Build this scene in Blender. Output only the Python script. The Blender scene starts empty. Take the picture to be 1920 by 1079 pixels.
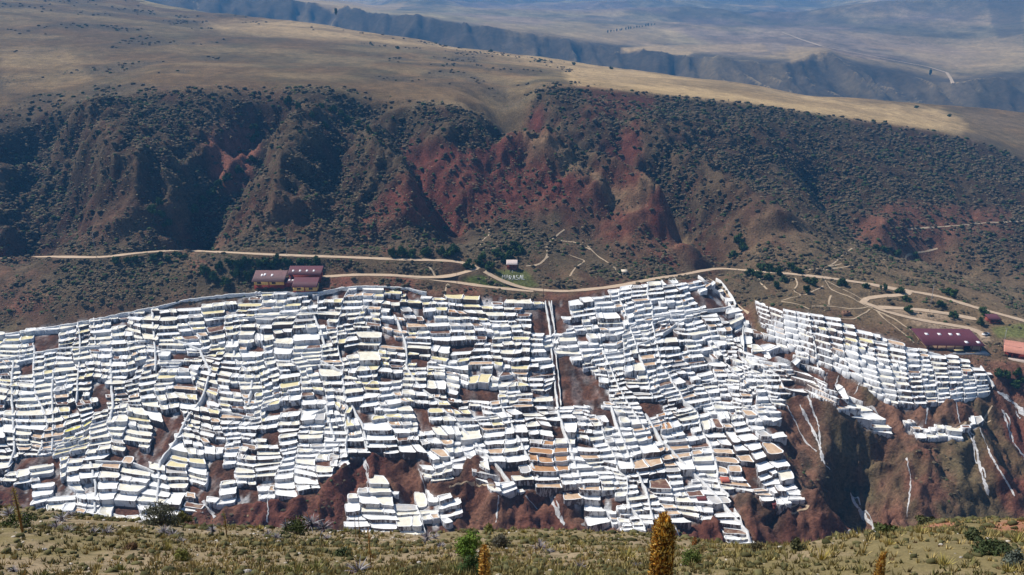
import bpy, math, random
import numpy as np
random.seed(7); rng = np.random.default_rng(7)
SC = bpy.context.scene
COL = SC.collection
# ------------------------------------------------------------------ camera
FPX = 1492.0                      # focal length in pixels of a 1920 wide picture
PITCH = math.radians(18.0)
cam_d = bpy.data.cameras.new('camera'); cam = bpy.data.objects.new('camera', cam_d); COL.objects.link(cam)
cam_d.sensor_width = 36; cam_d.lens = 36 * FPX / 1920
cam_d.clip_start = 0.1; cam_d.clip_end = 30000
cam.location = (0, 0, 0); cam.rotation_euler = (math.pi / 2 - PITCH, 0, 0)
SC.camera = cam
# ------------------------------------------------------------------ sky, sun, exposure
SUN_EL, SUN_AZ = 50.0, -58.0      # azimuth: degrees from +Y, negative = to the left of the view
w = bpy.data.worlds.new('World'); SC.world = w; w.use_nodes = True
nt = w.node_tree; nt.nodes.clear()
sky = nt.nodes.new('ShaderNodeTexSky'); sky.sky_type = 'NISHITA'; sky.sun_disc = False
sky.sun_elevation = math.radians(SUN_EL); sky.sun_rotation = math.radians(SUN_AZ)
sky.altitude = 3300; sky.air_density = 1.0; sky.dust_density = 0.6
bg = nt.nodes.new('ShaderNodeBackground'); bg.inputs['Strength'].default_value = 0.07
wo = nt.nodes.new('ShaderNodeOutputWorld')
nt.links.new(sky.outputs[0], bg.inputs[0]); nt.links.new(bg.outputs[0], wo.inputs[0])
sun_d = bpy.data.lights.new('sun', 'SUN'); sun = bpy.data.objects.new('sun', sun_d); COL.objects.link(sun)
sun_d.energy = 5.0; sun_d.angle = math.radians(0.5); sun_d.color = (1.0, 0.955, 0.88)
_el, _az = math.radians(SUN_EL), math.radians(SUN_AZ)
from mathutils import Vector
_sd = Vector((math.sin(_az) * math.cos(_el), math.cos(_az) * math.cos(_el), math.sin(_el)))
sun.rotation_euler = _sd.to_track_quat('Z', 'Y').to_euler()
SC.view_settings.view_transform = 'Standard'; SC.view_settings.look = 'None'
SC.view_settings.exposure = 0.55; SC.view_settings.gamma = 1.0
SC.view_settings.use_curve_mapping = False
SC.cycles.max_bounces = 5; SC.cycles.volume_bounces = 0; SC.cycles.diffuse_bounces = 3
SC.cycles.transparent_max_bounces = 6
# ------------------------------------------------------------------ picture <-> place
CP, SP = math.cos(PITCH), math.sin(PITCH)
def ray(px, py):
    """azimuth a = X/Y and fall v = -Z/Y of the sight line through a point of the photograph"""
    u = (np.asarray(px, float) - 960) / FPX; w_ = (np.asarray(py, float) - 539.5) / FPX
    d = CP - w_ * SP
    return u / d, (SP + w_ * CP) / d
def pix(a, v):
    w_ = (v * CP - SP) / (CP + v * SP)
    return 960 + a * (CP - w_ * SP) * FPX, 539.5 + w_ * FPX
# ------------------------------------------------------------------ noise
def _hash(ix, iy, s):
    h = (ix.astype(np.int64) * 374761393 + iy.astype(np.int64) * 668265263 + s * 1442695041) & 0xFFFFFFFF
    h = ((h ^ (h >> 13)) * 1274126177) & 0xFFFFFFFF
    h = ((h ^ (h >> 16)) * 2246822519) & 0xFFFFFFFF
    return ((h ^ (h >> 15)) & 0xFFFFFF) / float(0xFFFFFF)
def vnoise(x, y, s=0):
    ix, iy = np.floor(x), np.floor(y); fx, fy = x - ix, y - iy
    fx = fx * fx * fx * (fx * (fx * 6 - 15) + 10); fy = fy * fy * fy * (fy * (fy * 6 - 15) + 10)
    a, b = _hash(ix, iy, s), _hash(ix + 1, iy, s); c, d = _hash(ix, iy + 1, s), _hash(ix + 1, iy + 1, s)
    return (a + (b - a) * fx) * (1 - fy) + (c + (d - c) * fx) * fy
def fbm(x, y, s=0, o=4, g=0.5):
    t = 0; am = 1; n = 0
    for i in range(o):
        t = t + am * (vnoise(x, y, s + i * 17) - 0.5); n += am; am *= g
        x, y = x * 1.93 + y * 0.55, y * 1.93 - x * 0.55
    return t / n * 2
def ridge(x, y, s=0, o=4, g=0.5):
    t = 0; am = 1; n = 0
    for i in range(o):
        t = t + am * (1 - np.abs(vnoise(x, y, s + i * 23) * 2 - 1)); n += am; am *= g
        x, y = x * 1.9 + y * 0.6, y * 1.9 - x * 0.6
    return t / n
def sstep(x, a, b):
    t = np.clip((x - a) / (b - a), 0, 1); return t * t * (3 - 2 * t)
def in_poly(px, py, poly):
    poly = np.asarray(poly, float); x1, y1 = poly[:, 0], poly[:, 1]; x2, y2 = np.roll(x1, -1), np.roll(y1, -1)
    r = np.zeros(np.shape(px), bool)
    for i in range(len(poly)):
        c = (y1[i] > py) != (y2[i] > py)
        r ^= c & (px < (x2[i] - x1[i]) * (py - y1[i]) / (y2[i] - y1[i] + 1e-12) + x1[i])
    return r
def poly_soft(px, py, poly, f):
    """1 inside, falling to 0 over f pixels outside"""
    out = np.zeros(px.shape); p = np.asarray(poly, float)
    sel = (px > p[:, 0].min() - f) & (px < p[:, 0].max() + f) & (py > p[:, 1].min() - f) & (py < p[:, 1].max() + f)
    if not sel.any(): return out
    x, y = px[sel], py[sel]; ins = in_poly(x, y, p); d = line_dist(x, y, np.vstack([p, p[:1]]))[0]
    out[sel] = np.where(ins, 0.5 + 0.5 * np.clip(d / f, 0, 1), 0.5 - 0.5 * np.clip(d / f, 0, 1))
    return out
def line_dist(x, y, pts, extra=None):
    """distance to a polyline (and the interpolated extra value there, and the share of its length)"""
    best = np.full(x.shape, 1e18); ev = np.zeros(x.shape); tt = np.zeros(x.shape)
    n = len(pts) - 1
    for i in range(n):
        ax, ay = pts[i][0], pts[i][1]; bx, by = pts[i + 1][0], pts[i + 1][1]
        dx, dy = bx - ax, by - ay; L = dx * dx + dy * dy + 1e-12
        t = np.clip(((x - ax) * dx + (y - ay) * dy) / L, 0, 1)
        d = (x - ax - t * dx) ** 2 + (y - ay - t * dy) ** 2
        m = d < best; best = np.where(m, d, best); tt = np.where(m, (i + t) / n, tt)
        if extra is not None: ev = np.where(m, extra[i] + t * (extra[i + 1] - extra[i]), ev)
    return np.sqrt(best), ev, tt
# ------------------------------------------------------------------ base form of the valley
# each feature: (px, py, Y); z follows from the sight line.  ('z', px, Y, z) gives z directly.
def feat(pts):
    A, YY, V = [], [], []
    for p in pts:
        if p[0] == 'z':
            a = (p[1] - 960) / FPX / 0.9; A.append(a); YY.append(p[2]); V.append(-p[3] / p[2])
        else:
            a, v = ray(p[0], p[1]); A.append(float(a)); YY.append(p[2]); V.append(float(v))
    return np.array(A), np.array(YY, float), np.array(V)
FEATS = [
 feat([('z', -400, 2.5, -3.3), ('z', 2400, 2.5, -3.3)]),
 feat([('z', -400, 10.8, -8.4), ('z', 900, 10.8, -8.4), ('z', 2400, 11.5, -8.9)]),
 feat([(-300, 935, 44), (0, 948, 42), (200, 968, 40), (330, 985, 36), (500, 990, 38), (640, 1003, 36), (800, 1012, 34), (1000, 1005, 38), (1200, 1005, 36), (1300, 1014, 34), (1400, 1032, 33), (1500, 1040, 38), (1600, 1024, 48), (1700, 1004, 62), (1760, 984, 80), (1920, 972, 92), (2250, 960, 100)]),
 feat([('z', -400, 95, -82), ('z', 1500, 90, -80), ('z', 1750, 150, -128), ('z', 2400, 170, -140)]),
 feat([('z', -400, 205, -206), ('z', 1350, 205, -212), ('z', 1500, 228, -208), ('z', 2400, 245, -206)]),
 feat([('z', -400, 238, -204), ('z', 1330, 238, -210), (1480, 1045, 256), (1590, 1006, 272), (1700, 988, 276), (1920, 988, 278), (2250, 985, 278)]),
 feat([(-300, 1020, 262), (0, 1010, 264), (500, 1012, 262), (900, 1012, 262), (1370, 1034, 258), (1440, 985, 268), (1500, 930, 281), (1545, 815, 304), (1600, 765, 321), (1700, 765, 325), (1850, 742, 334), (1920, 748, 336), (2250, 760, 338)]),
 feat([(-300, 790, 322), (1200, 780, 325), (1330, 770, 334), (1440, 730, 341), (1520, 690, 352), (1600, 690, 346), (1900, 705, 343), (2250, 710, 343)]),
 feat([(-300, 655, 370), (0, 628, 381), (200, 592, 396), (400, 566, 406), (600, 550, 412), (800, 552, 411), (1000, 566, 405), (1100, 552, 414), (1200, 535, 424), (1320, 521, 434), (1370, 545, 418), (1430, 577, 394), (1500, 584, 386), (1600, 612, 375), (1700, 650, 361), (1830, 668, 356), (1920, 680, 352), (2250, 700, 350)]),
 feat([(-300, 490, 430), (0, 484, 431), (200, 480, 435), (330, 470, 441), (450, 475, 441), (640, 481, 441), (850, 489, 439), (900, 502, 434), (950, 530, 424), (1000, 545, 419), (1080, 545, 421), (1200, 525, 439), (1340, 502, 460), (1500, 515, 446), (1650, 535, 434), (1740, 550, 424), (1920, 602, 392), (2250, 690, 355)]),
 feat([(-300, 478, 439), (0, 468, 443), (300, 458, 454), (640, 468, 456), (800, 462, 468), (900, 440, 487), (1000, 425, 497), (1100, 450, 493), (1200, 494, 468), (1340, 490, 474), (1450, 440, 507), (1550, 450, 519), (1660, 448, 564), (1750, 478, 564), (1920, 540, 527), (2250, 640, 487)]),
 feat([(-300, 318, 513), (0, 306, 515), (700, 282, 536), (1000, 262, 587), (1250, 300, 610), (1450, 315, 640), (1600, 321, 668), (1850, 362, 678), (2250, 440, 668)]),
 feat([(-300, 220, 571), (0, 205, 579), (150, 196, 586), (300, 170, 602), (480, 164, 614), (640, 168, 632), (740, 186, 612), (860, 204, 596), (940, 226, 606), (985, 188, 660), (1010, 160, 700), (1100, 163, 714), (1250, 180, 745), (1400, 196, 761), (1600, 225, 796), (1750, 246, 806), (1850, 270, 806), (1920, 298, 796), (2250, 380, 776)]),
 feat([(-300, 108, 820), (0, 100, 820), (300, 100, 850), (700, 110, 930), (1000, 135, 900), (1250, 151, 960), (1600, 195, 940), (1850, 236, 925), (1920, 252, 900), (2250, 300, 880)]),
 feat([('z', -500, 1900, 330), ('z', -100, 1800, 190), ('z', 60, 1750, 128), (200, -18, 1650), (300, 8, 1560), (400, 24, 1500), (560, 42, 1460), (640, 51, 1450), (760, 68, 1430), (850, 86, 1400), (950, 101, 1350), (1180, 129, 1250), (1420, 157, 1150), (1500, 175, 1110), (1700, 191, 1080), (1900, 206, 1080), (2250, 236, 1070)]),
 feat([('z', -500, 2100, -10), ('z', 300, 2100, -60), ('z', 700, 1950, -230), ('z', 1400, 1600, -270), ('z', 2400, 1500, -290)]),
 feat([('z', -500, 2700, 60), (300, -12, 2600), (560, 4, 2600), (640, 12, 2550), (700, 30, 2450), (780, 30, 2350), (850, 44, 2300), (900, 53, 2280), (1000, 63, 2250), (1150, 89, 2200), (1250, 104, 2150), (1400, 118, 2050), (1470, 122, 2000), (1545, 95, 2150), (1580, 118, 2080), (1640, 130, 2040), (1750, 157, 1960), (1800, 160, 1940), (1850, 150, 1960), (1920, 146, 1960), (2250, 140, 1900)]),
 feat([('z', -500, 3400, 200), (560, -4, 3400), (700, 16, 3400), (900, 26, 3300), (1200, 46, 3200), (1500, 62, 3000), (1800, 84, 2700), (1920, 80, 2600), (2250, 60, 2500)]),
 feat([('z', -500, 4400, 420), (560, -12, 4600), (900, 8, 4500), (1200, 14, 4400), (1500, 22, 4300), (1650, 10, 4000), (1920, -10, 3700), (2250, -60, 3500)]),
 feat([('z', -500, 6000, 900), (560, -40, 6000), (900, -25, 6000), (1200, -14, 6000), (1400, -4, 5900), (1485, 2.5, 5900), (1530, -3, 5800), (1650, -50, 5600), (1900, -130, 5400), (2250, -220, 5000)]),
 feat([('z', -500, 8800, 100), ('z', 2400, 8800, 100)]),
]
A_MAX = 0.98
class Patch:
    """a sheet of terrain between two distances, with its heights on a regular azimuth / log-distance grid"""
    def __init__(s, y0, y1, da, dq):
        s.na = int(2 * A_MAX / da) + 1; s.a = np.linspace(-A_MAX, A_MAX, s.na)
        s.nq = int((math.log(y1) - math.log(y0)) / dq) + 1; s.q = np.linspace(math.log(y0), math.log(y1), s.nq)
        s.Yr = np.exp(s.q)
        Yk = np.array([np.interp(s.a, f[0], f[1]) for f in FEATS]); Vk = np.array([np.interp(s.a, f[0], f[2]) for f in FEATS])
        k = max(1, int(0.02 / da)); ker = np.hanning(2 * k + 3)[1:-1]; ker /= ker.sum()
        sm = lambda M: np.array([np.convolve(np.pad(r, k, mode='edge'), ker, 'valid') for r in M])
        Yk, Vk = sm(Yk), sm(Vk); Zk = -Yk * Vk
        Z = np.empty((s.nq, s.na)); K = np.empty((s.nq, s.na))
        for j in range(s.na):
            Z[:, j] = np.interp(s.Yr, Yk[:, j], Zk[:, j]); K[:, j] = np.interp(s.Yr, Yk[:, j], np.arange(len(FEATS)))
        k2 = max(1, int((0.012 if y0 < 1300 else 0.004) / dq)); ker = np.hanning(2 * k2 + 3)[1:-1]; ker /= ker.sum()
        Zs = np.apply_along_axis(lambda c: np.convolve(np.pad(c, k2, mode='edge'), ker, 'valid'), 0, Z)
        s.Z = Zs; s.K = K
        s.Y = np.repeat(s.Yr[:, None], s.na, 1); s.X = s.a[None, :] * s.Y
        s.base = s.Z.copy(); s.update()
    def update(s):
        s.V = -s.Z / s.Y
        s.px, s.py = pix(np.repeat(s.a[None, :], s.nq, 0), s.V)
    def z_at(s, X, Y):
        X = np.asarray(X, float); Y = np.asarray(Y, float)
        fa = np.clip((X / Y - s.a[0]) / (s.a[1] - s.a[0]), 0, s.na - 1.001); fq = np.clip((np.log(Y) - s.q[0]) / (s.q[1] - s.q[0]), 0, s.nq - 1.001)
        ia, iq = fa.astype(int), fq.astype(int); ta, tq = fa - ia, fq - iq; Z = s.Z
        return (Z[iq, ia] * (1 - ta) + Z[iq, ia + 1] * ta) * (1 - tq) + (Z[iq + 1, ia] * (1 - ta) + Z[iq + 1, ia + 1] * ta) * tq
    def hit(s, px, py, y0=0, y1=1e9):
        """where the sight lines through photograph points first meet this sheet beyond y0: (X, Y, Z) arrays"""
        px = np.atleast_1d(np.asarray(px, float)); py = np.atleast_1d(np.asarray(py, float))
        a, v = ray(px, py); fa = np.clip((a - s.a[0]) / (s.a[1] - s.a[0]), 0, s.na - 1.001); ia = fa.astype(int); ta = fa - ia
        i0 = int(np.searchsorted(s.Yr, y0)); i1 = min(s.nq, int(np.searchsorted(s.Yr, y1)) + 1)
        Yo = np.empty(len(a)); ok = np.zeros(len(a), bool)
        for c in range(0, len(a), 4000):
            sl = slice(c, min(c + 4000, len(a)))
            V = s.V[i0:i1, ia[sl]] * (1 - ta[sl]) + s.V[i0:i1, ia[sl] + 1] * ta[sl]
            h = V <= v[sl][None, :]; k = h.argmax(0); okk = h.any(0); k2 = np.clip(k, 1, None); n = np.arange(V.shape[1])
            va, vb = V[k2 - 1, n], V[k2, n]; t = np.where(va - vb > 1e-9, (va - v[sl]) / np.where(va - vb > 1e-9, va - vb, 1), 1); t = np.clip(t, 0, 1)
            q = s.q[i0 + k2 - 1] + t * (s.q[1] - s.q[0]); Yo[sl] = np.exp(q); ok[sl] = okk
        s.last_ok = ok
        return a * Yo, Yo, -v * Yo
FG = Patch(2.6, 118, 0.0075, 0.007)
MID = Patch(112, 1540, 0.0031, 0.0028)
FAR = Patch(1400, 8700, 0.0036, 0.005)
# ------------------------------------------------------------------ spurs, gullies and ravines of the far side of the valley
def hitline(pts, y0, y1=1e9, P=None):
    P = P or MID
    x, y, z = P.hit([p[0] for p in pts], [p[1] for p in pts], y0, y1); return list(zip(x, y)), z
LANDFORMS = [  # photograph polyline, height (+) or depth (-), half width m, search from Y
 ([(492, 175), (478, 240), (430, 320), (372, 390), (340, 455)], -27, 26, 425),
 ([(735, 190), (752, 260), (800, 330), (835, 385), (850, 430)], -20, 18, 430),
 ([(40, 215), (75, 300), (80, 380), (55, 455)], -24, 26, 420),
 ([(935, 185), (1010, 245), (1120, 300), (1230, 360), (1290, 420), (1325, 475)], -36, 30, 450),
 ([(1530, 280), (1600, 390), (1660, 440), (1740, 465), (1800, 500)], -26, 30, 470),
 ([(690, 175), (640, 230), (620, 300), (610, 380)], -15, 20, 430),
 ([(945, 240), (1000, 278), (1100, 332), (1190, 385), (1285, 462)], 36, 25, 440),
 ([(590, 200), (545, 290), (530, 370), (540, 440)], 17, 26, 430),
 ([(150, 220), (200, 290), (255, 360), (300, 430)], 20, 28, 425),
 ([(1440, 655), (1500, 697), (1560, 732), (1610, 768), (1648, 805)], 7, 9, 260),
 ([(690, 250), (740, 320), (760, 390), (770, 440)], 14, 18, 430),
 ([(1190, 230), (1300, 330), (1400, 400), (1480, 450)], 15, 34, 460),
 ([(1335, 505), (1378, 550), (1422, 602), (1478, 652), (1545, 692), (1610, 735), (1665, 790)], -10, 11, 250),
 ([(1665, 790), (1610, 860), (1590, 920), (1620, 985)], -13, 18, 250),
 ([(1480, 760), (1530, 840), (1560, 930)], -6, 10, 250),
 ([(1690, 830), (1700, 900), (1700, 960)], 8, 16, 250),
 ([(1790, 800), (1830, 870), (1870, 940)], 6, 12, 250),
 ([(1640, 820), (1650, 880), (1640, 950)], -10, 16, 250),
 ([(640, 870), (600, 910), (560, 960)], 4, 10, 240),
 ([(745, 860), (775, 905), (785, 935)], -6, 6, 240),
 ([(880, 865), (910, 910), (935, 960)], 6, 6, 240),
 ([(880, 905), (890, 950), (910, 990)], -6, 6, 240),
 ([(1010, 915), (1030, 950), (1050, 990)], -5, 7, 240),
 ([(1080, 935), (1120, 965), (1150, 990)], -5, 7, 240),
 ([(1440, 955), (1470, 990), (1500, 1020)], -5, 6, 235),
 ([(1520, 930), (1560, 970), (1600, 1010)], 5, 6, 235),
 ([(1030, 575), (1038, 650), (1046, 755)], -2.5, 5, 300),
 ([(1085, 690), (1100, 745)], -3, 9, 300),
]
for pts, h, wd, y0 in LANDFORMS:
    wl, _ = hitline(pts, y0, 1100)
    xs = [p[0] for p in wl]; ys = [p[1] for p in wl]
    sel = (MID.X > min(xs) - 3 * wd) & (MID.X < max(xs) + 3 * wd) & (MID.Y > min(ys) - 3 * wd) & (MID.Y < max(ys) + 3 * wd)
    x, y = MID.X[sel], MID.Y[sel]; wob = fbm(x / wd, y / wd, 91, 3) * wd * 0.35
    d, _, t = line_dist(x + wob, y + wob * 0.5, wl)
    taper = sstep(t, 0.0, 0.12) * 0.75 + 0.25 if h < 30 else sstep(t, 0.0, 0.4) * .9 + .1; taper *= 1 - 0.6 * sstep(t, 0.9, 1.0)
    MID.Z[sel] += h * np.exp(-(d / wd) ** 2 * 1.3) * taper
MID.update()
# ------------------------------------------------------------------ where the salt pans lie, and the bare patches between them (photograph coordinates)
PAN_AREAS = [
 [(-60, 640), (0, 627), (100, 612), (200, 594), (300, 580), (400, 566), (500, 556), (600, 550), (660, 544), (760, 546), (820, 555), (900, 560), (1000, 567), (1060, 566), (1120, 553), (1200, 535), (1260, 525), (1325, 520), (1350, 545), (1385, 585), (1415, 620), (1450, 645), (1500, 668), (1560, 712), (1600, 745), (1625, 772), (1655, 800), (1650, 815), (1620, 806), (1590, 775), (1555, 755), (1500, 738), (1478, 745), (1462, 775), (1455, 805), (1470, 850), (1490, 895), (1500, 930), (1485, 945), (1440, 955), (1410, 925), (1385, 925), (1330, 975), (1250, 985), (1190, 995), (1140, 988), (1095, 972), (1070, 940), (1040, 915), (985, 920), (935, 940), (910, 905), (888, 862), (872, 862), (860, 900), (820, 908), (790, 890), (755, 862), (720, 846), (690, 852), (655, 858), (628, 892), (585, 925), (530, 940), (470, 944), (430, 948), (395, 952), (370, 950), (345, 975), (250, 985), (180, 985), (60, 965), (10, 925), (-60, 915)],
 [(622, 1030), (640, 975), (675, 905), (722, 895), (750, 935), (775, 962), (785, 925), (850, 925), (862, 950), (840, 975), (845, 1030)],
 [(1352, 960), (1385, 952), (1420, 1036), (1383, 1040)],
 [(1160, 975), (1200, 965), (1215, 1010), (1185, 1015)],
]
LOBE_AREAS = [
 [(1415, 572), (1500, 580), (1600, 610), (1700, 648), (1790, 672), (1850, 692), (1866, 730), (1840, 745), (1770, 758), (1715, 768), (1670, 765), (1640, 748), (1600, 712), (1560, 698), (1490, 668), (1440, 640)],
 [(1690, 790), (1760, 800), (1838, 785), (1842, 798), (1790, 825), (1755, 832), (1700, 815)],
]
HOLES = [
 [(1030, 655), (1065, 665), (1110, 700), (1142, 740), (1145, 755), (1100, 762), (1042, 757)], [(1203, 750), (1240, 752), (1250, 780), (1215, 782)],
 [(855, 728), (935, 727), (938, 752), (870, 750)], [(297, 782), (333, 782), (330, 818), (305, 850), (282, 882), (247, 882), (262, 862), (290, 850)],
 [(780, 766), (805, 772), (827, 805), (815, 818), (798, 815), (785, 795)], [(22, 858), (112, 853), (116, 874), (24, 882)],
 [(174, 722), (205, 724), (207, 768), (180, 770)], [(60, 628), (110, 625), (112, 655), (66, 660)], [(494, 805), (524, 805), (526, 830), (498, 830)],
 [(592, 594), (624, 594), (612, 615), (600, 612)], [(1278, 538), (1302, 540), (1350, 575), (1332, 587), (1300, 566)], [(-40, 903), (30, 905), (55, 940), (-40, 950)],
 [(370, 945), (395, 905), (440, 872), (430, 900), (400, 940)], [(985, 578), (1017, 575), (1016, 618), (990, 622)], [(1038, 578), (1060, 582), (1062, 625), (1042, 622)],
 [(385, 880), (420, 850), (425, 875), (400, 900)], [(1145, 765), (1100, 765), (1105, 780), (1145, 785)], [(640, 690), (632, 700), (620, 692)], [(1530, 690), (1600, 710), (1580, 740), (1550, 720)],
 [(905, 840), (935, 870), (945, 895), (925, 890)], [(660, 768), (690, 775), (700, 790), (672, 800)], [(1395, 870), (1415, 880), (1430, 925), (1400, 900)],
 [(1365, 955), (1392, 940), (1395, 955)], [(1190, 905), (1215, 912), (1200, 920)],
]
LIFT = 0.5
lk = (MID.K > 5.3) & (MID.K < 9.2)
pan_m = np.zeros(MID.X.shape)
for P_ in PAN_AREAS + LOBE_AREAS: pan_m = np.maximum(pan_m, poly_soft(MID.px, MID.py, P_, 5))
pan_m *= lk
hole_m = np.zeros(MID.X.shape)
for P_ in HOLES: hole_m = np.maximum(hole_m, poly_soft(MID.px, MID.py, P_, 4))
hole_m *= lk
# the straight salt channel by the bare patch, other surfaces are added below
SMOOTH = Patch.__new__(Patch); SMOOTH.__dict__.update(MID.__dict__); SMOOTH.Z = MID.Z.copy(); SMOOTH.V = MID.V.copy()   # the slope the pans are laid on
# ------------------------------------------------------------------ roads (photograph polylines) -> flattened benches
ROADS = [
 ([(-120, 487), (0, 484), (90, 481), (190, 483), (260, 474), (330, 469), (420, 473), (520, 478), (640, 482), (740, 486), (850, 489), (885, 494), (905, 508), (940, 527), (985, 542), (1060, 547), (1150, 538), (1230, 522), (1290, 514), (1340, 502), (1400, 507), (1490, 514), (1560, 522), (1640, 534), (1700, 545), (1760, 555), (1830, 577), (1930, 604), (2020, 630)], 2.0, 380, 500),
 ([(600, 520), (660, 515), (740, 516), (800, 521), (850, 518), (880, 508), (895, 500)], 2.2, 395, 460),
 ([(740, 517), (830, 526), (900, 536), (960, 543), (1000, 546)], 1.9, 395, 460),
 ([(1620, 530), (1660, 540), (1705, 548), (1700, 553), (1655, 555), (1625, 558), (1618, 566), (1640, 576), (1680, 590), (1740, 603), (1800, 612), (1840, 620), (1848, 640)], 2.1, 350, 450),
 ([(1650, 576), (1720, 580), (1790, 590), (1830, 600)], 2.4, 350, 450),
]
ROADW = []
for pts, hw, y0, y1 in ROADS:
    # densify
    P2 = []
    for (x0, y0_), (x1, y1_) in zip(pts[:-1], pts[1:]):
        n = max(2, int(math.hypot(x1 - x0, y1_ - y0_) / 9))
        P2 += [(x0 + (x1 - x0) * t / n, y0_ + (y1_ - y0_) * t / n) for t in range(n)]
    P2.append(pts[-1])
    X, Y, Z = MID.hit([p[0] for p in P2], [p[1] for p in P2], y0, y1)
    k = 4; ker = np.hanning(2 * k + 3)[1:-1]; ker /= ker.sum(); sm = lambda r: np.convolve(np.pad(r, k, mode='edge'), ker, 'valid')
    Z0 = Z[0], Z[-1]
    a = X / Y; Y = sm(Y); X = a * Y; Z = sm(-(Z / Y) * 0 + Z)
    ROADW.append((np.stack([X, Y, Z], 1), hw))
for W, hw in ROADW:
    sel = (MID.X > W[:, 0].min() - 15) & (MID.X < W[:, 0].max() + 15) & (MID.Y > W[:, 1].min() - 15) & (MID.Y < W[:, 1].max() + 15)
    d, zr, _ = line_dist(MID.X[sel], MID.Y[sel], W[:, :2], W[:, 2])
    b = 1 - sstep(d, hw * 1.1, hw * 2.6)
    MID.Z[sel] = MID.Z[sel] * (1 - b) + (zr - 0.25) * b
road_d = np.full(MID.X.shape, 1e3)
for W, hw in ROADW:
    sel = (MID.X > W[:, 0].min() - 30) & (MID.X < W[:, 0].max() + 30) & (MID.Y > W[:, 1].min() - 30) & (MID.Y < W[:, 1].max() + 30)
    d, _, _ = line_dist(MID.X[sel], MID.Y[sel], W[:, :2]); road_d[sel] = np.minimum(road_d[sel], d / hw)
# level ground under the buildings: (px, py of the base middle, half length, half depth)
PADS = {}
def pad(name, px, py, hx, hy, y0=340, y1=480, dz=0.0):
    X, Y, Z = [float(t[0]) for t in MID.hit(px, py, y0, y1)]; Z += dz
    d = np.maximum(np.abs(MID.X - X) / hx, np.abs(MID.Y - Y) / hy); b = 1 - sstep(d, 1.05, 1.9)
    MID.Z[:] = MID.Z * (1 - b) + Z * b; PADS[name] = (X, Y, Z)
# ------------------------------------------------------------------ weathering of the slopes
MID.update()
K = MID.K; X, Y = MID.X, MID.Y
road_keep = sstep(road_d, 1.3, 4.0)
pan_keep = 1 - np.clip(pan_m * 1.0, 0, 1) * (1 - 0.6 * hole_m)
cliffy = sstep(K, 9.8, 10.5) * (1 - sstep(K, 11.45, 11.98))
lowcliff = sstep(K, 3.5, 4.5) * (1 - sstep(K, 6.6, 7.2)) 
lowcliff = np.maximum(lowcliff, (1 - pan_m) * (K > 5) * (1 - sstep(K, 7.6, 8.0)))
bench = sstep(K, 7.7, 8.2) * (1 - sstep(K, 9.8, 10.2))
wx = X + 9 * fbm(X / 40, Y / 40, 5, 3); wy = Y + 9 * fbm(X / 40, Y / 40, 6, 3)
flute = ridge(wx / 17, wy / 60, 11, 4) - 0.55
big = ridge(wx / 70, wy / 90, 31, 3) - 0.6
dz = cliffy * (11 * big + 9.5 * flute + 3.0 * fbm(X / 9, Y / 9, 3, 4) + 4.2 * (ridge(wx / 6, wy / 15, 12, 3) - .6) + 1.6 * (ridge(X / 2.8, Y / 6, 13, 2) - .6))
dz += lowcliff * ((6.5 + 3.5 * sstep(MID.px, 1480, 1600)) * (ridge(wx / 11, wy / 34, 41, 4) - 0.6) + 3 * (ridge(wx / 4.5, wy / 12, 44, 3) - .6) + 2.2 * fbm(X / 6, Y / 6, 43, 4))
dz += bench * (2.2 * fbm(X / 22, Y / 22, 51, 4) + 1.2 * (ridge(X / 9, Y / 26, 53, 3) - 0.6))
right_soft = 1 - 0.55 * sstep(MID.px, 1330, 1560) * (K > 9.8)
dz *= right_soft
dz += sstep(K, 12.1, 12.8) * (Y / 900) * (3.0 * fbm(X / 120, Y / 120, 61, 4))
dz *= road_keep * np.clip(pan_keep, 0, 1) ** 1.5
MID.Z += dz
MID.Z -= np.clip(pan_m - hole_m * 0.7, 0, 1) * 0.9
MID.update()
FAR.Z += np.where(FAR.K > 15, 1, 0.3) * (FAR.Y / 3000) * (26 * sstep(FAR.K, 14.2, 15.0) * (1 - sstep(FAR.K, 15.95, 16.05)) * (ridge((FAR.X + 60 * fbm(FAR.X / 300, FAR.Y / 300, 3, 3)) / 110, FAR.Y / 700, 71, 6, .65) - 0.6) * 4.0 + 14 * fbm(FAR.X / 500, FAR.Y / 500, 72, 4) * sstep(FAR.K, 16.1, 17) + 110 * sstep(FAR.K, 17, 18) * (ridge(FAR.X / 900, FAR.Y / 1500, 73, 4) - 0.62))
FAR.Z -= 6 * (1 - sstep(FAR.Y, 1400, 1540)); FAR.update()
# foreground: humps, ribs and stones
X, Y = FG.X, FG.Y
g = sstep(Y, 4, 14)
FG.Z += g * (0.34 * fbm(X / 6, Y / 6, 81, 4) + 0.07 * fbm(X / 1.1, Y / 1.1, 82, 3) + 0.45 * fbm(X / 22, Y / 22, 83, 2) * sstep(Y, 20, 40))
for pts, h, wd in [([(1560, 1052), (1680, 1008), (1760, 988), (1840, 1000), (1900, 1015)], 0.8, 4.0)]:
    wl, _ = hitline(pts, 14, 110, FG); d, _, t = line_dist(X, Y, wl); FG.Z += h * np.exp(-(d / wd) ** 2) * sstep(t, 0, .15)
FG.update()
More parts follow.
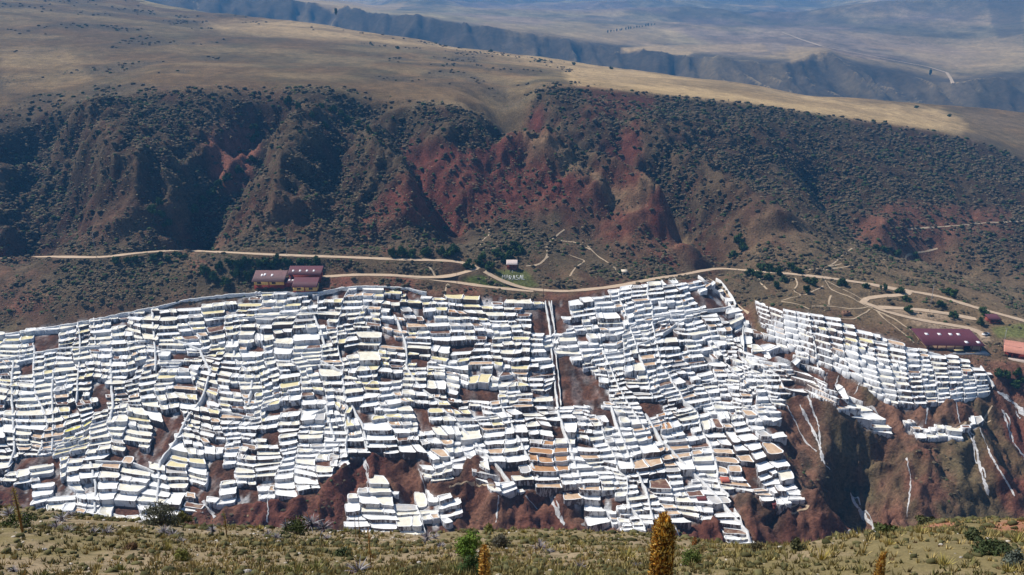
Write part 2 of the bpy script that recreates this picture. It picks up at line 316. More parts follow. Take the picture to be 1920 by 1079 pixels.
# ------------------------------------------------------------------ helpers: meshes, objects, materials
MATS = {}
def mat(name, rgb, rough=0.9, var=0.25, scale=1.0, bump=0.0, attr=None, stretch=(1, 1, 1), var2=0.0, scale2=8.0, metallic=0.0, spec=0.25):
    """principled surface whose base colour (fixed, or a colour attribute) is varied by two sizes of noise"""
    if name in MATS: return MATS[name]
    m = bpy.data.materials.new(name); m.use_nodes = True; t = m.node_tree; t.nodes.clear(); N = t.nodes.new; L = t.links.new
    out = N('ShaderNodeOutputMaterial'); b = N('ShaderNodeBsdfPrincipled'); L(b.outputs[0], out.inputs[0])
    b.inputs['Roughness'].default_value = rough; b.inputs['Metallic'].default_value = metallic
    b.inputs['Specular IOR Level'].default_value = spec
    geo = N('ShaderNodeNewGeometry'); mp = N('ShaderNodeMapping'); mp.inputs['Scale'].default_value = stretch; L(geo.outputs['Position'], mp.inputs[0])
    if attr: c = N('ShaderNodeAttribute'); c.attribute_name = attr; csock = c.outputs['Color']
    else: c = N('ShaderNodeRGB'); c.outputs[0].default_value = (*rgb, 1); csock = c.outputs[0]
    def layer(sock, amount, sc):
        n = N('ShaderNodeTexNoise'); n.inputs['Scale'].default_value = sc; n.inputs['Detail'].default_value = 5; n.inputs['Roughness'].default_value = 0.65
        L(mp.outputs[0], n.inputs['Vector'])
        r = N('ShaderNodeMapRange'); r.inputs[1].default_value = 0.3; r.inputs[2].default_value = 0.7
        r.inputs[3].default_value = 1 - amount; r.inputs[4].default_value = 1 + amount; L(n.outputs['Fac'], r.inputs[0])
        v = N('ShaderNodeVectorMath'); v.operation = 'SCALE'; L(sock, v.inputs[0]); L(r.outputs[0], v.inputs['Scale']); return v.outputs[0], n
    csock, n1 = layer(csock, var, scale)
    if var2: csock, n1 = layer(csock, var2, scale2)
    L(csock, b.inputs['Base Color'])
    if bump:
        bp = N('ShaderNodeBump'); bp.inputs['Strength'].default_value = 0.7; bp.inputs['Distance'].default_value = bump; L(n1.outputs['Fac'], bp.inputs['Height']); L(bp.outputs[0], b.inputs['Normal'])
    MATS[name] = m; return m
def mesh_np(name, V, F=None, quads=None, tris=None, mats=(), midx=None, smooth=False, colors=None):
    me = bpy.data.meshes.new(name); V = np.asarray(V, np.float32)
    qs = np.asarray(quads, np.int32).reshape(-1, 4) if quads is not None and len(quads) else np.zeros((0, 4), np.int32)
    ts = np.asarray(tris, np.int32).reshape(-1, 3) if tris is not None and len(tris) else np.zeros((0, 3), np.int32)
    me.vertices.add(len(V)); me.vertices.foreach_set('co', V.ravel())
    me.loops.add(qs.size + ts.size); me.loops.foreach_set('vertex_index', np.concatenate([qs.ravel(), ts.ravel()]))
    me.polygons.add(len(qs) + len(ts))
    me.polygons.foreach_set('loop_start', np.concatenate([np.arange(len(qs)) * 4, qs.size + np.arange(len(ts)) * 3]).astype(np.int32))
    me.polygons.foreach_set('loop_total', np.concatenate([np.full(len(qs), 4), np.full(len(ts), 3)]).astype(np.int32))
    for m in mats: me.materials.append(m)
    if midx is not None: me.polygons.foreach_set('material_index', np.asarray(midx, np.int32))
    if smooth: me.polygons.foreach_set('use_smooth', np.ones(len(qs) + len(ts), bool))
    if colors is not None:
        at = me.color_attributes.new('albedo', 'FLOAT_COLOR', 'POINT'); c = np.ones((len(V), 4), np.float32); c[:, :3] = colors; at.data.foreach_set('color', c.ravel())
    me.update(calc_edges=True); return me
def link(name, data, parent=None, loc=None, rot=None, label=None, cat=None, group=None, kind=None):
    o = bpy.data.objects.new(name, data); COL.objects.link(o)
    if parent is not None: o.parent = parent
    if loc is not None: o.location = loc
    if rot is not None: o.rotation_euler = rot
    if label: o['label'] = label
    if cat: o['category'] = cat
    if group: o['group'] = group
    if kind: o['kind'] = kind
    return o
def thing(name, loc, label, cat, group=None, rz=0.0):
    return link(name, None, loc=loc, rot=(0, 0, rz), label=label, cat=cat, group=group)
class MB:
    """collects simple shapes into one mesh"""
    def __init__(s): s.v = []; s.q = []; s.t = []; s.n = 0; s.mq = []; s.mt = []
    def add(s, V, q=(), t=(), m=0):
        s.v.append(np.asarray(V, float).reshape(-1, 3)); s.q += [[i + s.n for i in f] for f in q]; s.t += [[i + s.n for i in f] for f in t]
        s.mq += [m] * len(q); s.mt += [m] * len(t); s.n += len(s.v[-1])
    def box(s, x0, x1, y0, y1, z0, z1, m=0):
        s.add([(x0, y0, z0), (x1, y0, z0), (x1, y1, z0), (x0, y1, z0), (x0, y0, z1), (x1, y0, z1), (x1, y1, z1), (x0, y1, z1)],
              q=[(3, 2, 1, 0), (4, 5, 6, 7), (0, 1, 5, 4), (1, 2, 6, 5), (2, 3, 7, 6), (3, 0, 4, 7)], m=m)
    def prism(s, P, z0, z1, m=0):
        n = len(P); s.add([(x, y, z0) for x, y in P] + [(x, y, z1) for x, y in P], q=[(i, (i + 1) % n, n + (i + 1) % n, n + i) for i in range(n)], t=[(n, n + i, n + i + 1) for i in range(1, n - 1)] + [(0, i + 1, i) for i in range(1, n - 1)], m=m)
    def tube(s, pts, rad, n=6, m=0, cap=True):
        pts = [np.asarray(p, float) for p in pts]; R = rad if isinstance(rad, (list, tuple)) else [rad] * len(pts); V = []
        for i, p in enumerate(pts):
            d = pts[min(i + 1, len(pts) - 1)] - pts[max(i - 1, 0)]; d /= np.linalg.norm(d) + 1e-9
            u = np.cross(d, (0, 0, 1) if abs(d[2]) < .9 else (1, 0, 0)); u /= np.linalg.norm(u); w_ = np.cross(d, u)
            V += [p + R[i] * (math.cos(k * 2 * math.pi / n) * u + math.sin(k * 2 * math.pi / n) * w_) for k in range(n)]
        q = [(i * n + k, i * n + (k + 1) % n, (i + 1) * n + (k + 1) % n, (i + 1) * n + k) for i in range(len(pts) - 1) for k in range(n)]
        t = []
        if cap: t = [(0, k + 1, k) for k in range(1, n - 1)] + [((len(pts) - 1) * n, (len(pts) - 1) * n + k, (len(pts) - 1) * n + k + 1) for k in range(1, n - 1)]
        s.add(V, q=q, t=t, m=m)
    def mesh(s, name, mats, smooth=False):
        return mesh_np(name, np.vstack(s.v), quads=s.q, tris=s.t, mats=mats, midx=s.mq + s.mt, smooth=smooth)
    def obj(s, name, mats, parent=None, **k):
        mats = mats if isinstance(mats, (list, tuple)) else [mats]; return link(name, s.mesh(name, mats), parent, **k)
# ------------------------------------------------------------------ colour of the ground (earth, grass and salt, with lit crests painted lighter)
RED = np.array((.205, .060, .042)); REDL = np.array((.29, .115, .075)); BROWN = np.array((.150, .082, .052)); DARKB = np.array((.075, .042, .03))
OLIVE = np.array((.150, .118, .062)); SCRUB = np.array((.060, .046, .030)); STRAW = np.array((.40, .275, .135)); DRY = np.array((.215, .150, .085)); SALT = np.array((.72, .71, .70)); GREEN = np.array((.10, .135, .03)); TRAIL = np.array((.42, .30, .20))
def mixc(C, c, m):
    m = np.clip(m, 0, 1)[..., None]; return C * (1 - m) + np.asarray(c) * m
X, Y, K, px, py = MID.X, MID.Y, MID.K, MID.px, MID.py
bx_, by_ = pix(MID.a[None, :].repeat(MID.nq, 0), -MID.base / MID.Y)     # photograph coordinates of the unweathered form
n1 = fbm(X / 45, Y / 60, 101, 5); n2 = fbm(X / 12, Y / 18, 102, 5); n3 = fbm(X / 4, Y / 5, 103, 4); st = fbm(X / 90, Y / 55, 104, 5)
C = np.ones(X.shape + (3,)) * BROWN
C = mixc(C, OLIVE, 0.45 + 1.1 * n1 + .6 * n2)
C = mixc(C, RED, sstep(K, 9.6, 10.3) * (1 - sstep(K, 11.4, 12)) * np.clip(0.42 + 1.3 * n2 + .7 * n1, 0, .85) * (1 - .5 * sstep(px, 1250, 1500)))
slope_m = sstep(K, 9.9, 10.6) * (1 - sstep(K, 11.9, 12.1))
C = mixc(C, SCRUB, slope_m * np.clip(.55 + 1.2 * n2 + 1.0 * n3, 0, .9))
def blur(Z, k):
    for ax in (0, 1):
        c = np.cumsum(np.pad(Z, [(k + 1, k) if a == ax else (0, 0) for a in (0, 1)], mode='edge'), axis=ax)
        Z = (c[2 * k + 1:] - c[:-2 * k - 1]) / (2 * k + 1) if ax == 0 else (c[:, 2 * k + 1:] - c[:, :-2 * k - 1]) / (2 * k + 1)
    return Z
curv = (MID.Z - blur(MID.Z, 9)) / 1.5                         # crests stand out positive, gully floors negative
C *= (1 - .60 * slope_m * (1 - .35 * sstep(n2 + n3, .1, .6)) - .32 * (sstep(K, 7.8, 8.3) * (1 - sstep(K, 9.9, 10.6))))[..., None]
C = mixc(C, DRY * .85, slope_m * np.clip(curv * .14 + .6 * n2 + .4 * n3, 0, .36) * np.clip(1 - sstep(px, 1250, 1600) * .5, 0, 1))  # dry grass, stronger on crests to paint in their sunlit highlight
REDS = [([(395, 290), (378, 250), (440, 195), (468, 183), (477, 225), (452, 280), (420, 297)], .95, REDL * .9), ([(745, 225), (790, 258), (870, 285), (930, 272), (1000, 290), (1045, 330), (1060, 395), (960, 412), (860, 420), (800, 380), (765, 320)], .85, RED),
 ([(635, 472), (660, 430), (720, 380), (800, 365), (835, 420), (780, 445), (720, 480)], .85, RED * 1.15), ([(-50, 425), (40, 440), (62, 476), (-50, 482)], .9, RED), ([(60, 476), (190, 420), (320, 430), (332, 466), (150, 476)], .75, BROWN * 1.05),
 ([(950, 180), (1015, 180), (1015, 215), (960, 222)], .8, RED), ([(1085, 160), (1230, 185), (1210, 225), (1110, 215)], .6, RED), ([(1125, 262), (1200, 260), (1205, 300), (1140, 300)], .8, RED), ([(1200, 420), (1330, 430), (1345, 492), (1230, 492)], .75, RED),
 ([(1010, 345), (1180, 380), (1270, 480), (1180, 472), (1060, 430)], .7, RED), ([(1560, 365), (1900, 400), (1900, 440), (1700, 452), (1600, 420)], .45, REDL), ([(340, 410), (425, 425), (432, 470), (330, 468)], .8, BROWN * 2.1),
 ([(640, 524), (1010, 552), (1060, 553), (1060, 562), (980, 566), (640, 548)], .9, REDL * .75), ([(1060, 552), (1340, 512), (1340, 522), (1100, 560)], .8, RED), ([(350, 475), (420, 480), (400, 525), (355, 510)], .7, REDL),
 ([(1340, 505), (1400, 520), (1420, 600), (1380, 585)], .8, RED), ([(610, 517), (760, 520), (860, 528), (980, 545), (900, 548), (700, 532), (605, 545)], .85, REDL * .95),
 ([(0, 490), (60, 500), (100, 560), (30, 590), (-50, 560)], .55, REDL), ([(100, 610), (230, 560), (450, 535), (480, 556), (260, 590)], .75, BROWN * 1.15)]
for P_, am, c in REDS: C = mixc(C, c * (.72 + .5 * sstep(0.0, 1, 2)) if False else c * (.70 if c[0] < .24 else .9), poly_soft(bx_ + 8 * n2, by_ + 8 * n3, P_, 9) * am * np.clip(.85 + .9 * n3, .2, 1) * (K > 5) * (K < 12.2))
wl_, _ = hitline([(945, 235), (1000, 272), (1100, 326), (1190, 380), (1285, 455)], 440, 900)
sel = (X > -60) & (X < 260) & (Y > 430) & (Y < 760); d_, _, _ = line_dist(X[sel], Y[sel], wl_); C[sel] = mixc(C[sel], DRY * 1.0, .75 * (1 - sstep(d_, 1.5, 9)) * np.clip(.8 + n3[sel], .3, 1))  # spur crest painted lighter in dry-grass colour, standing in for its sunlit edge
# plateau: dry grass, straw fields, faint bands
pl = sstep(K, 11.9, 12.15)
PC = mixc(np.ones(X.shape + (3,)) * np.array((1.05, .95, .8)) * DRY * (.82 + .2 * sstep(px, 500, 900))[..., None], OLIVE * .85, .45 + 1.1 * n1 + .8 * st); PC = mixc(PC, STRAW * .7, np.clip(.05 + 1.1 * st, 0, .45))
PC = mixc(PC, SCRUB * 1.8, np.clip(-.12 + 2.6 * fbm(X / 60, Y / 75, 120, 6), 0, .8))
for P_, am, c in [([(640, 42), (880, 92), (1180, 128), (1425, 158), (1560, 180), (1760, 205), (1815, 235), (1800, 248), (1600, 223), (1400, 195), (1240, 176), (1080, 166), (1060, 130), (900, 105), (640, 75), (420, 60), (380, 40)], .88, STRAW * 1.22),
 ([(1080, 160), (1250, 165), (1500, 180), (1800, 222), (1830, 245), (1600, 224), (1250, 180)], .6, STRAW * 1.22), ([(1080, 140), (1500, 172), (1500, 178), (1080, 146)], .5, SCRUB * 2), ([(1800, 200), (2200, 220), (2200, 330), (1830, 250)], .7, DRY * .85),
 ([(0, 90), (130, 90), (170, 150), (0, 170)], .35, STRAW * .9), ([(860, 185), (960, 215), (930, 230), (760, 180)], .6, STRAW * .85)]:
    PC = mixc(PC, c, poly_soft(bx_ + 14 * n1, by_ + 3 * n2, P_, 7) * am * np.clip(1 + .6 * st, .3, 1))
PC *= (.74 + .14 * sstep(px, 600, 1100) + .5 * np.clip(n2 * .5 + st * .5, -.3, .3))[..., None]
C = C * (1 - pl[..., None]) + PC * pl[..., None]
# bench and trails ground by the road
be = sstep(K, 7.9, 8.4) * (1 - sstep(K, 9.9, 10.4))
C = mixc(C, DRY * .85, be * np.clip(.25 + 1.2 * n2 + 1. * sstep(px, 1380, 1600), 0, .75))
C = mixc(C, SCRUB * 1.2, be * np.clip(.25 + 1.2 * n1 + .9 * n2, 0, .8) * (1 - .6 * sstep(px, 1380, 1520)))
for P_, am, c in [([(865, 523), (905, 517), (960, 538), (905, 533)], .95, GREEN * .8), ([(920, 506), (985, 505), (1010, 535), (985, 540), (940, 525)], .7, GREEN * .9), ([(1860, 615), (1920, 610), (1940, 640), (1870, 632)], .6, GREEN * 1.1),
 ([(1700, 600), (1830, 612), (1860, 640), (1835, 662), (1826, 650), (1740, 618)], .85, TRAIL * .75), ([(1630, 570), (1700, 578), (1790, 592), (1830, 602), (1720, 598)], .8, TRAIL * .8)]:
    C = mixc(C, c, poly_soft(bx_ + 3 * n3, by_, P_, 3) * am * (K < 10.5) * (K > 7.2))
# the slope under the pans: red-brown earth crusted with salt
dirt = mixc(np.ones(X.shape + (3,)) * np.array((.135, .062, .040)), DARKB, .4 + 1.8 * n3)
crust = np.clip(-0.12 + 2.6 * fbm(X / 3, Y / 9, 131, 4), 0, .9) * (1 - hole_m * .8)
C = mixc(C, dirt, np.clip(pan_m + hole_m, 0, 1)); C = mixc(C, SALT * .8, crust * pan_m)
# lower cliffs
lc = lowcliff * (1 - pan_m)
LC = mixc(np.ones(X.shape + (3,)) * np.array((.180, .095, .062)), np.array((.060, .045, .032)), .35 + 1.9 * n2 + .8 * n3); LC = mixc(LC, RED * .6, np.clip(n1 * 1.6 + .15, 0, .7)); LC = mixc(LC, OLIVE * .9, np.clip(sstep(px, 1500, 1640) * (.4 + 1.6 * n2), 0, .7))
C = C * (1 - lc[..., None]) + LC * lc[..., None]
# salt running down the cliffs, the salt bed of the stream
STREAKS = [([(1500, 760), (1530, 820), (1545, 870), (1560, 885)], 1.0, .8), ([(1512, 735), (1535, 800), (1540, 870)], .8, .6), ([(1475, 760), (1510, 830), (1535, 850)], .7, .55), ([(1810, 800), (1830, 840), (1840, 890), (1855, 930)], 1.3, .9), ([(1700, 860), (1708, 900), (1700, 975)], .7, .6), ([(1835, 800), (1860, 860), (1905, 935)], .8, .6), ([(1880, 770), (1900, 830), (1935, 880)], 1.5, .5),
                    ([(1594, 925), (1600, 940), (1612, 958)], 2.6, 1), ([(1610, 955), (1622, 972), (1640, 990), (1655, 1003)], 1.6, .8), ([(1590, 995), (1600, 1004), (1612, 1006)], 2.4, .9), ([(682, 860), (690, 900), (705, 950)], 1.2, .9), ([(500, 922), (503, 960), (500, 985)], .8, .7), ([(785, 880), (800, 925)], .8, .7), ([(935, 930), (930, 985)], .9, .8), ([(1030, 930), (1060, 990)], 1.5, .6), ([(1090, 985), (1150, 975), (1130, 950)], 2.5, .75), ([(985, 930), (1010, 960)], .6, .6), ([(380, 940), (405, 975)], 1.4, .8), ([(1265, 985), (1275, 1010)], .9, .7), ([(1230, 960), (1240, 1000)], .9, .7),
                    ([(1550, 700), (1540, 735)], .7, .6), ([(1572, 705), (1560, 745)], .7, .6), ([(1625, 690), (1600, 745)], .8, .5), ([(1790, 740), (1800, 800)], .7, .7), ([(1740, 760), (1735, 800)], .8, .6), ([(1870, 735), (1905, 760), (1935, 800)], 2.2, .6), ([(1620, 765), (1660, 800)], 1.2, .6)]
# far side: fields, canyon walls
Xf, Yf, Kf = FAR.X, FAR.Y, FAR.K
fx, fy = pix(FAR.a[None, :].repeat(FAR.nq, 0), -FAR.base / FAR.Y)
m1 = fbm(Xf / 500, Yf / 700, 151, 4); m2 = fbm(Xf / 90, Yf / 160, 152, 5); m3 = fbm(Xf / 700, Yf / 60, 153, 3)
CF = mixc(np.ones(Xf.shape + (3,)) * DRY * np.array((1.15, 1.3, 1.2)), OLIVE * .8, .5 + 1.2 * m1 + .6 * m2); CF = mixc(CF, STRAW * .95, np.clip(1.3 * fbm(Xf / 350, Yf / 420, 153, 3), 0, .5))
CF = mixc(CF, np.array((.23, .15, .13)), np.clip(1.2 * fbm(Xf / 400, Yf / 400, 155, 2), 0, .4) * (Kf > 16))
gf = np.gradient(FAR.Z, axis=0) / np.gradient(FAR.Y, axis=0); m4 = fbm(Xf / 28, Yf / 50, 156, 4)
CF = mixc(CF, SCRUB * 1.1, sstep(Kf, 14.3, 15) * (1 - sstep(Kf, 16.05, 16.2)) * sstep(gf, .0, .07) * np.clip(1.0 + .4 * m2 + .4 * m4, .5, 1))
CF *= (1 + .45 * m4 + .35 * fbm(Xf / 60, Yf / 160, 157, 4))[..., None]
CF = mixc(CF, SCRUB * 1.7, np.clip(sstep(Kf, 17.2, 18.2) * (.35 + 1.6 * m2 + .8 * m1), 0, .7))
for P_, am, c in [([(1165, 90), (1240, 84), (1300, 98), (1290, 104), (1170, 98)], .85, STRAW), ([(1250, 85), (1430, 82), (1440, 98), (1300, 98)], .55, STRAW), ([(800, 0), (1150, 0), (1250, 30), (900, 20)], .45, np.array((.22, .15, .13))), ([(560, 0), (760, 8), (740, 20), (640, 22)], .6, STRAW), ([(1560, 60), (1800, 70), (1920, 60), (1920, 120), (1780, 130)], .35, STRAW),
                  ([(900, 40), (1220, 60), (1160, 85), (930, 55)], .4, STRAW * .8), ([(1470, 85), (1560, 92), (1540, 115), (1480, 120)], .5, STRAW * .9), ([(1850, 0), (1920, 0), (1920, 60), (1870, 70)], .6, SCRUB * 1.4)]:
    CF = mixc(CF, c, poly_soft(fx + 6 * m2, fy + 1.5 * m1, P_, 1.5) * am * (Kf > 15.9))
# foreground: pale dust, grey-green grass patches
X0, Y0 = FG.X, FG.Y; f1 = fbm(X0 / 7, Y0 / 9, 161, 4); f2 = fbm(X0 / 1.4, Y0 / 1.4, 162, 4); f3 = fbm(X0 / .35, Y0 / .35, 163, 2)
CG = mixc(np.ones(X0.shape + (3,)) * np.array((.28, .21, .13)), np.array((.19, .15, .07)), .35 + 1.1 * f1 + 1.2 * f2 + .3 * sstep(FG.px, 700, 1200)); CG = mixc(CG, np.array((.12, .10, .05)), np.clip(-.15 + 1.6 * f3, 0, .5))
for P_, am, c in [([(1680, 985), (1750, 968), (1800, 975), (1790, 990), (1730, 992)], .8, REDL * 1.25), ([(1850, 985), (1930, 965), (1960, 1010), (1900, 1010)], .7, REDL * 1.15)]: CG = mixc(CG, c, poly_soft(FG.px + 8 * f1, FG.py + 4 * f2, P_, 6) * am)
G_EARTH = mat('valley_earth', (1, 1, 1), rough=1.0, var=.32, scale=.13, var2=.45, scale2=.8, bump=1.3, attr='albedo', spec=.1)
G_FAR = mat('far_earth', (1, 1, 1), rough=1.0, var=.22, scale=.02, var2=.35, scale2=.09, attr='albedo', spec=.1)
G_NEAR = mat('near_earth', (1, 1, 1), rough=1.0, var=.18, scale=3, var2=.3, scale2=22, bump=.04, attr='albedo', spec=.1)
def sheet(name, P, Cc, m):
    V = np.stack([P.X, P.Y, P.Z], -1).reshape(-1, 3); i = np.arange((P.nq - 1) * P.na).reshape(P.nq - 1, P.na)[:, :-1].ravel()
    Q = np.stack([i, i + 1, i + 1 + P.na, i + P.na], 1)
    return link(name, mesh_np(name, V, quads=Q, mats=[m], smooth=True, colors=np.clip(Cc, 0.004, .9).reshape(-1, 3)), kind='structure')
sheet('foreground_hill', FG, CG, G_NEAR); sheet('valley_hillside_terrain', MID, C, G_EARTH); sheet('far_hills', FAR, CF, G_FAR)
# ------------------------------------------------------------------ dirt roads and footpaths
M_ROAD = mat('road_dirt', (.47, .345, .235), rough=1, var=.14, scale=.5, var2=.15, scale2=3)
M_TRAIL = mat('trail_dust', (.44, .33, .22), rough=1, var=.2, scale=1.2)
def strip(name, W, hw, m, lift, drape=None, wob=0.35, seed=0, kind='structure'):
    W = np.asarray(W, float); V = []; T = np.gradient(W[:, :2], axis=0); T /= np.linalg.norm(T, axis=1)[:, None] + 1e-9; Nn = np.stack([-T[:, 1], T[:, 0]], 1)
    offs = [-1, -.35, .35, 1]; r = np.random.default_rng(seed); wv = 1 + wob * (r.random(len(W)) - .5) * 2; wv = np.convolve(np.pad(wv, 1, mode='edge'), [.25, .5, .25], 'valid')
    for o_ in offs:
        xy = W[:, :2] + Nn * (hw * wv * o_)[:, None]; z = W[:, 2] + lift if drape is None else drape.z_at(xy[:, 0], xy[:, 1]) + lift
        if abs(o_) < 1: z = z + .02
        V.append(np.column_stack([xy, z]))
    n = len(W); V = np.vstack(V); Q = [(k * n + i, (k + 1) * n + i, (k + 1) * n + i + 1, k * n + i + 1) for k in range(3) for i in range(n - 1)]
    me = mesh_np(name, V, quads=Q, mats=[m], smooth=True); return link(name, me, kind=kind)
for i, (W, hw) in enumerate(ROADW): strip('dirt_road', W, hw, M_ROAD, -0.02 + .006 * i, seed=i)
M_SALTY = mat('salt_crust_streak', (.50, .49, .49), rough=.9, var=.35, scale=1.0, var2=.3, scale2=4)
TRAILS = [
 [(1545, 525), (1560, 545), (1600, 560), (1615, 570), (1680, 600), (1715, 625), (1725, 640)], [(1550, 527), (1575, 540), (1610, 558), (1618, 562)], [(1490, 520), (1497, 535), (1485, 545), (1505, 555), (1480, 560), (1462, 565)], [(1505, 555), (1530, 545), (1545, 535)], [(1560, 552), (1553, 565), (1555, 575)],
 [(1462, 565), (1500, 572), (1520, 582)], [(1520, 575), (1550, 574), (1600, 580), (1640, 575)], [(1560, 595), (1600, 600), (1625, 585), (1640, 575)], [(1640, 580), (1660, 600), (1700, 630), (1715, 645)],
 [(1540, 508), (1590, 500), (1640, 490), (1690, 485), (1705, 478), (1760, 466)], [(1540, 508), (1570, 490), (1580, 480), (1600, 465)], [(1610, 500), (1620, 495)], [(1480, 510), (1530, 505), (1580, 495)],
 [(1000, 500), (1020, 492), (1028, 475), (1022, 462), (1040, 445), (1060, 430)], [(985, 500), (1010, 497), (1030, 480)], [(1068, 520), (1080, 500), (1100, 490), (1070, 480), (1050, 470)], [(1100, 460), (1120, 480), (1150, 500), (1165, 520)], [(895, 470), (905, 450), (920, 440), (915, 425)], [(900, 470), (935, 465), (930, 450)], [(1030, 450), (1080, 455), (1110, 470)],
 [(1700, 430), (1780, 425), (1850, 418), (1940, 415)], [(800, 495), (815, 515), (820, 530)], [(548, 498), (540, 503), (525, 510)], [(845, 540), (838, 530), (832, 560)], [(1420, 510), (1425, 530), (1440, 545)],
 [(1860, 790), (1820, 790), (1780, 812)], [(1862, 760), (1845, 785), (1835, 800)], [(840, 915), (870, 905), (930, 912)], [(1405, 590), (1370, 560), (1350, 535), (1325, 520)], [(1470, 955), (1500, 945), (1520, 950), (1480, 965)],
]
for i, pts in enumerate(TRAILS):
    P2 = []
    for p0, p1 in zip(pts[:-1], pts[1:]):
        n = max(2, int(math.dist(p0, p1) / 5)); P2 += [(p0[0] + (p1[0] - p0[0]) * t / n + random.uniform(-.7, .7), p0[1] + (p1[1] - p0[1]) * t / n + random.uniform(-.5, .5)) for t in range(n)]
    P2.append(pts[-1]); X_, Y_, Z_ = MID.hit([p[0] for p in P2], [p[1] for p in P2], 250, 700)
    k = 1; 
    for s_ in range(2): Y_ = np.convolve(np.pad(Y_, 1, mode='edge'), [.25, .5, .25], 'valid'); X_ = np.convolve(np.pad(X_, 1, mode='edge'), [.25, .5, .25], 'valid')
    strip('footpath', np.stack([X_, Y_, Y_ * 0], 1), .42 * (np.mean(Y_) / 420), M_TRAIL, .14, drape=MID, wob=.4, seed=i)
for i, (pts, wd, am) in enumerate(STREAKS):
    P2 = []
    for p0, p1 in zip(pts[:-1], pts[1:]):
        n = max(2, int(math.dist(p0, p1) / 4)); P2 += [(p0[0] + (p1[0] - p0[0]) * t / n + random.uniform(-1.1, 1.1), p0[1] + (p1[1] - p0[1]) * t / n) for t in range(n)]
    X_, Y_, Z_ = MID.hit([p[0] for p in P2], [p[1] for p in P2], 235, 420)
    strip('salt_streak', np.stack([X_, Y_, Z_], 1), wd * .30 * (.6 + .6 * am), M_SALTY, .22, drape=MID, wob=.9, seed=60 + i)  # draped streaks of salt crust, down the cliffs and in the stream bed
    if wd > 1: strip('salt_streak', np.stack([X_ + .9 * wd * np.sin(np.arange(len(X_)) / 3.0), Y_, Z_], 1)[: int(len(X_) * .8)], wd * .12, M_SALTY, .2, drape=MID, wob=.9, seed=160 + i)
for pts, hw in [([(1467, 62), (1500, 75), (1540, 88), (1600, 100), (1660, 112), (1740, 127), (1775, 138), (1783, 150), (1787, 160)], 3.6)]:
    P2 = [(a[0] + (b[0] - a[0]) * t / 5, a[1] + (b[1] - a[1]) * t / 5) for a, b in zip(pts[:-1], pts[1:]) for t in range(5)]
    X_, Y_, Z_ = FAR.hit([p[0] for p in P2], [p[1] for p in P2], 1800)
    strip('dirt_road', np.stack([X_, Y_, Z_], 1), hw, M_TRAIL, 2.0, drape=FAR, wob=.2)
# ------------------------------------------------------------------ air
hb = MB(); hb.box(-9500, 9500, -60, 9300, -420, 1150)
hm = bpy.data.materials.new('haze_air'); hm.use_nodes = True; t = hm.node_tree; t.nodes.clear()
o_ = t.nodes.new('ShaderNodeOutputMaterial'); pv = t.nodes.new('ShaderNodeVolumePrincipled'); t.links.new(pv.outputs[0], o_.inputs['Volume'])
pv.inputs['Color'].default_value = (.13, .46, 1, 1); pv.inputs['Density'].default_value = .00017; pv.inputs['Anisotropy'].default_value = .1
hb.obj('haze', hm, kind='stuff')
# ------------------------------------------------------------------ salt pans
PTS = np.array([0, 100, 200, 300, 400, 500, 600, 700, 800, 900, 1000, 1050, 1100, 1200, 1300, 1400, 1500, 1600, 1680], float)
G = [(560, [628, 612, 592, 580, 566, 556, 550, 545, 550, 558, 566, 566, 553, 535, 520, 500, 480, 500, 520]),
     (700, [745, 726, 712, 700, 705, 712, 690, 680, 690, 690, 695, 698, 692, 680, 662, 632, 640, 700, 740]),
     (780, [822, 806, 775, 778, 785, 786, 770, 765, 772, 768, 772, 776, 776, 770, 742, 722, 720, 762, 800]),
     (850, [885, 868, 835, 850, 862, 860, 850, 850, 852, 845, 835, 850, 860, 838, 824, 815, 800, 830, 850]),
     (1010, [1018, 1008, 1000, 1008, 1015, 1012, 1000, 1005, 1000, 996, 990, 1000, 1008, 995, 1000, 1012, 1000, 1000, 1000])]
GT = [g[0] for g in G]; GC = [np.array(g[1], float) for g in G]
def y_main(x, t):
    """photograph height of the row line t at x"""
    ys = [np.interp(x, PTS, c) for c in GC]
    wob = 3.5 * (fbm(np.atleast_1d(x) / 55.0, np.atleast_1d(t) / 60.0, 201, 3)) + 1.6 * fbm(np.atleast_1d(x) / 16.0, np.atleast_1d(t) / 20.0, 202, 2)
    return float(np.interp(t, GT, ys, left=ys[0] - (GT[0] - t), right=ys[-1] + (t - GT[-1])) + wob[0] * 1.0)
def lean(x, y):
    l = 0.0
    l += .28 * sstep(x, 540, 760) * sstep(y, 700, 800) + .05 * sstep(x, 600, 900) - .12 * (1 - sstep(x, 150, 420)) * sstep(y, 750, 900)
    l += .22 * sstep(x, 1050, 1130) + .18 * sstep(x, 1180, 1300) * (1 - sstep(y, 730, 800)) - .08 * sstep(x, 1030, 1100) * sstep(y, 600, 700)
    l += .5 * sstep(x, 1390, 1480) * (1 - sstep(y, 780, 820)) * (y > 520)
    return float(l)
starts = [-75, -48, -20, 12, 40, 74, 106, 140, 172, 206, 240, 272, 306, 340, 378, 412, 450, 486, 524, 560, 600, 636, 676, 712, 750, 790, 828, 868, 908, 946, 984, 1022, 1052, 1076, 1100, 1126, 1152, 1178, 1204, 1230, 1256, 1282, 1308, 1334, 1360, 1386, 1412, 1438, 1464, 1490]
LINES = []
for i, x0 in enumerate(starts):
    y = 505.0; x = x0 - (5 if x0 > 1000 else 0); L_ = []; ph = random.uniform(0, 6)
    while y < 1045:
        L_.append((x + 3.0 * math.sin(y / 37 + ph) + 1.5 * math.sin(y / 13 + ph * 2) - 3.0 * math.sin(505 / 37 + ph), y)); x += lean(x, y) * 6 + random.uniform(-.6, .6); y += 6
    LINES.append(np.array(L_))
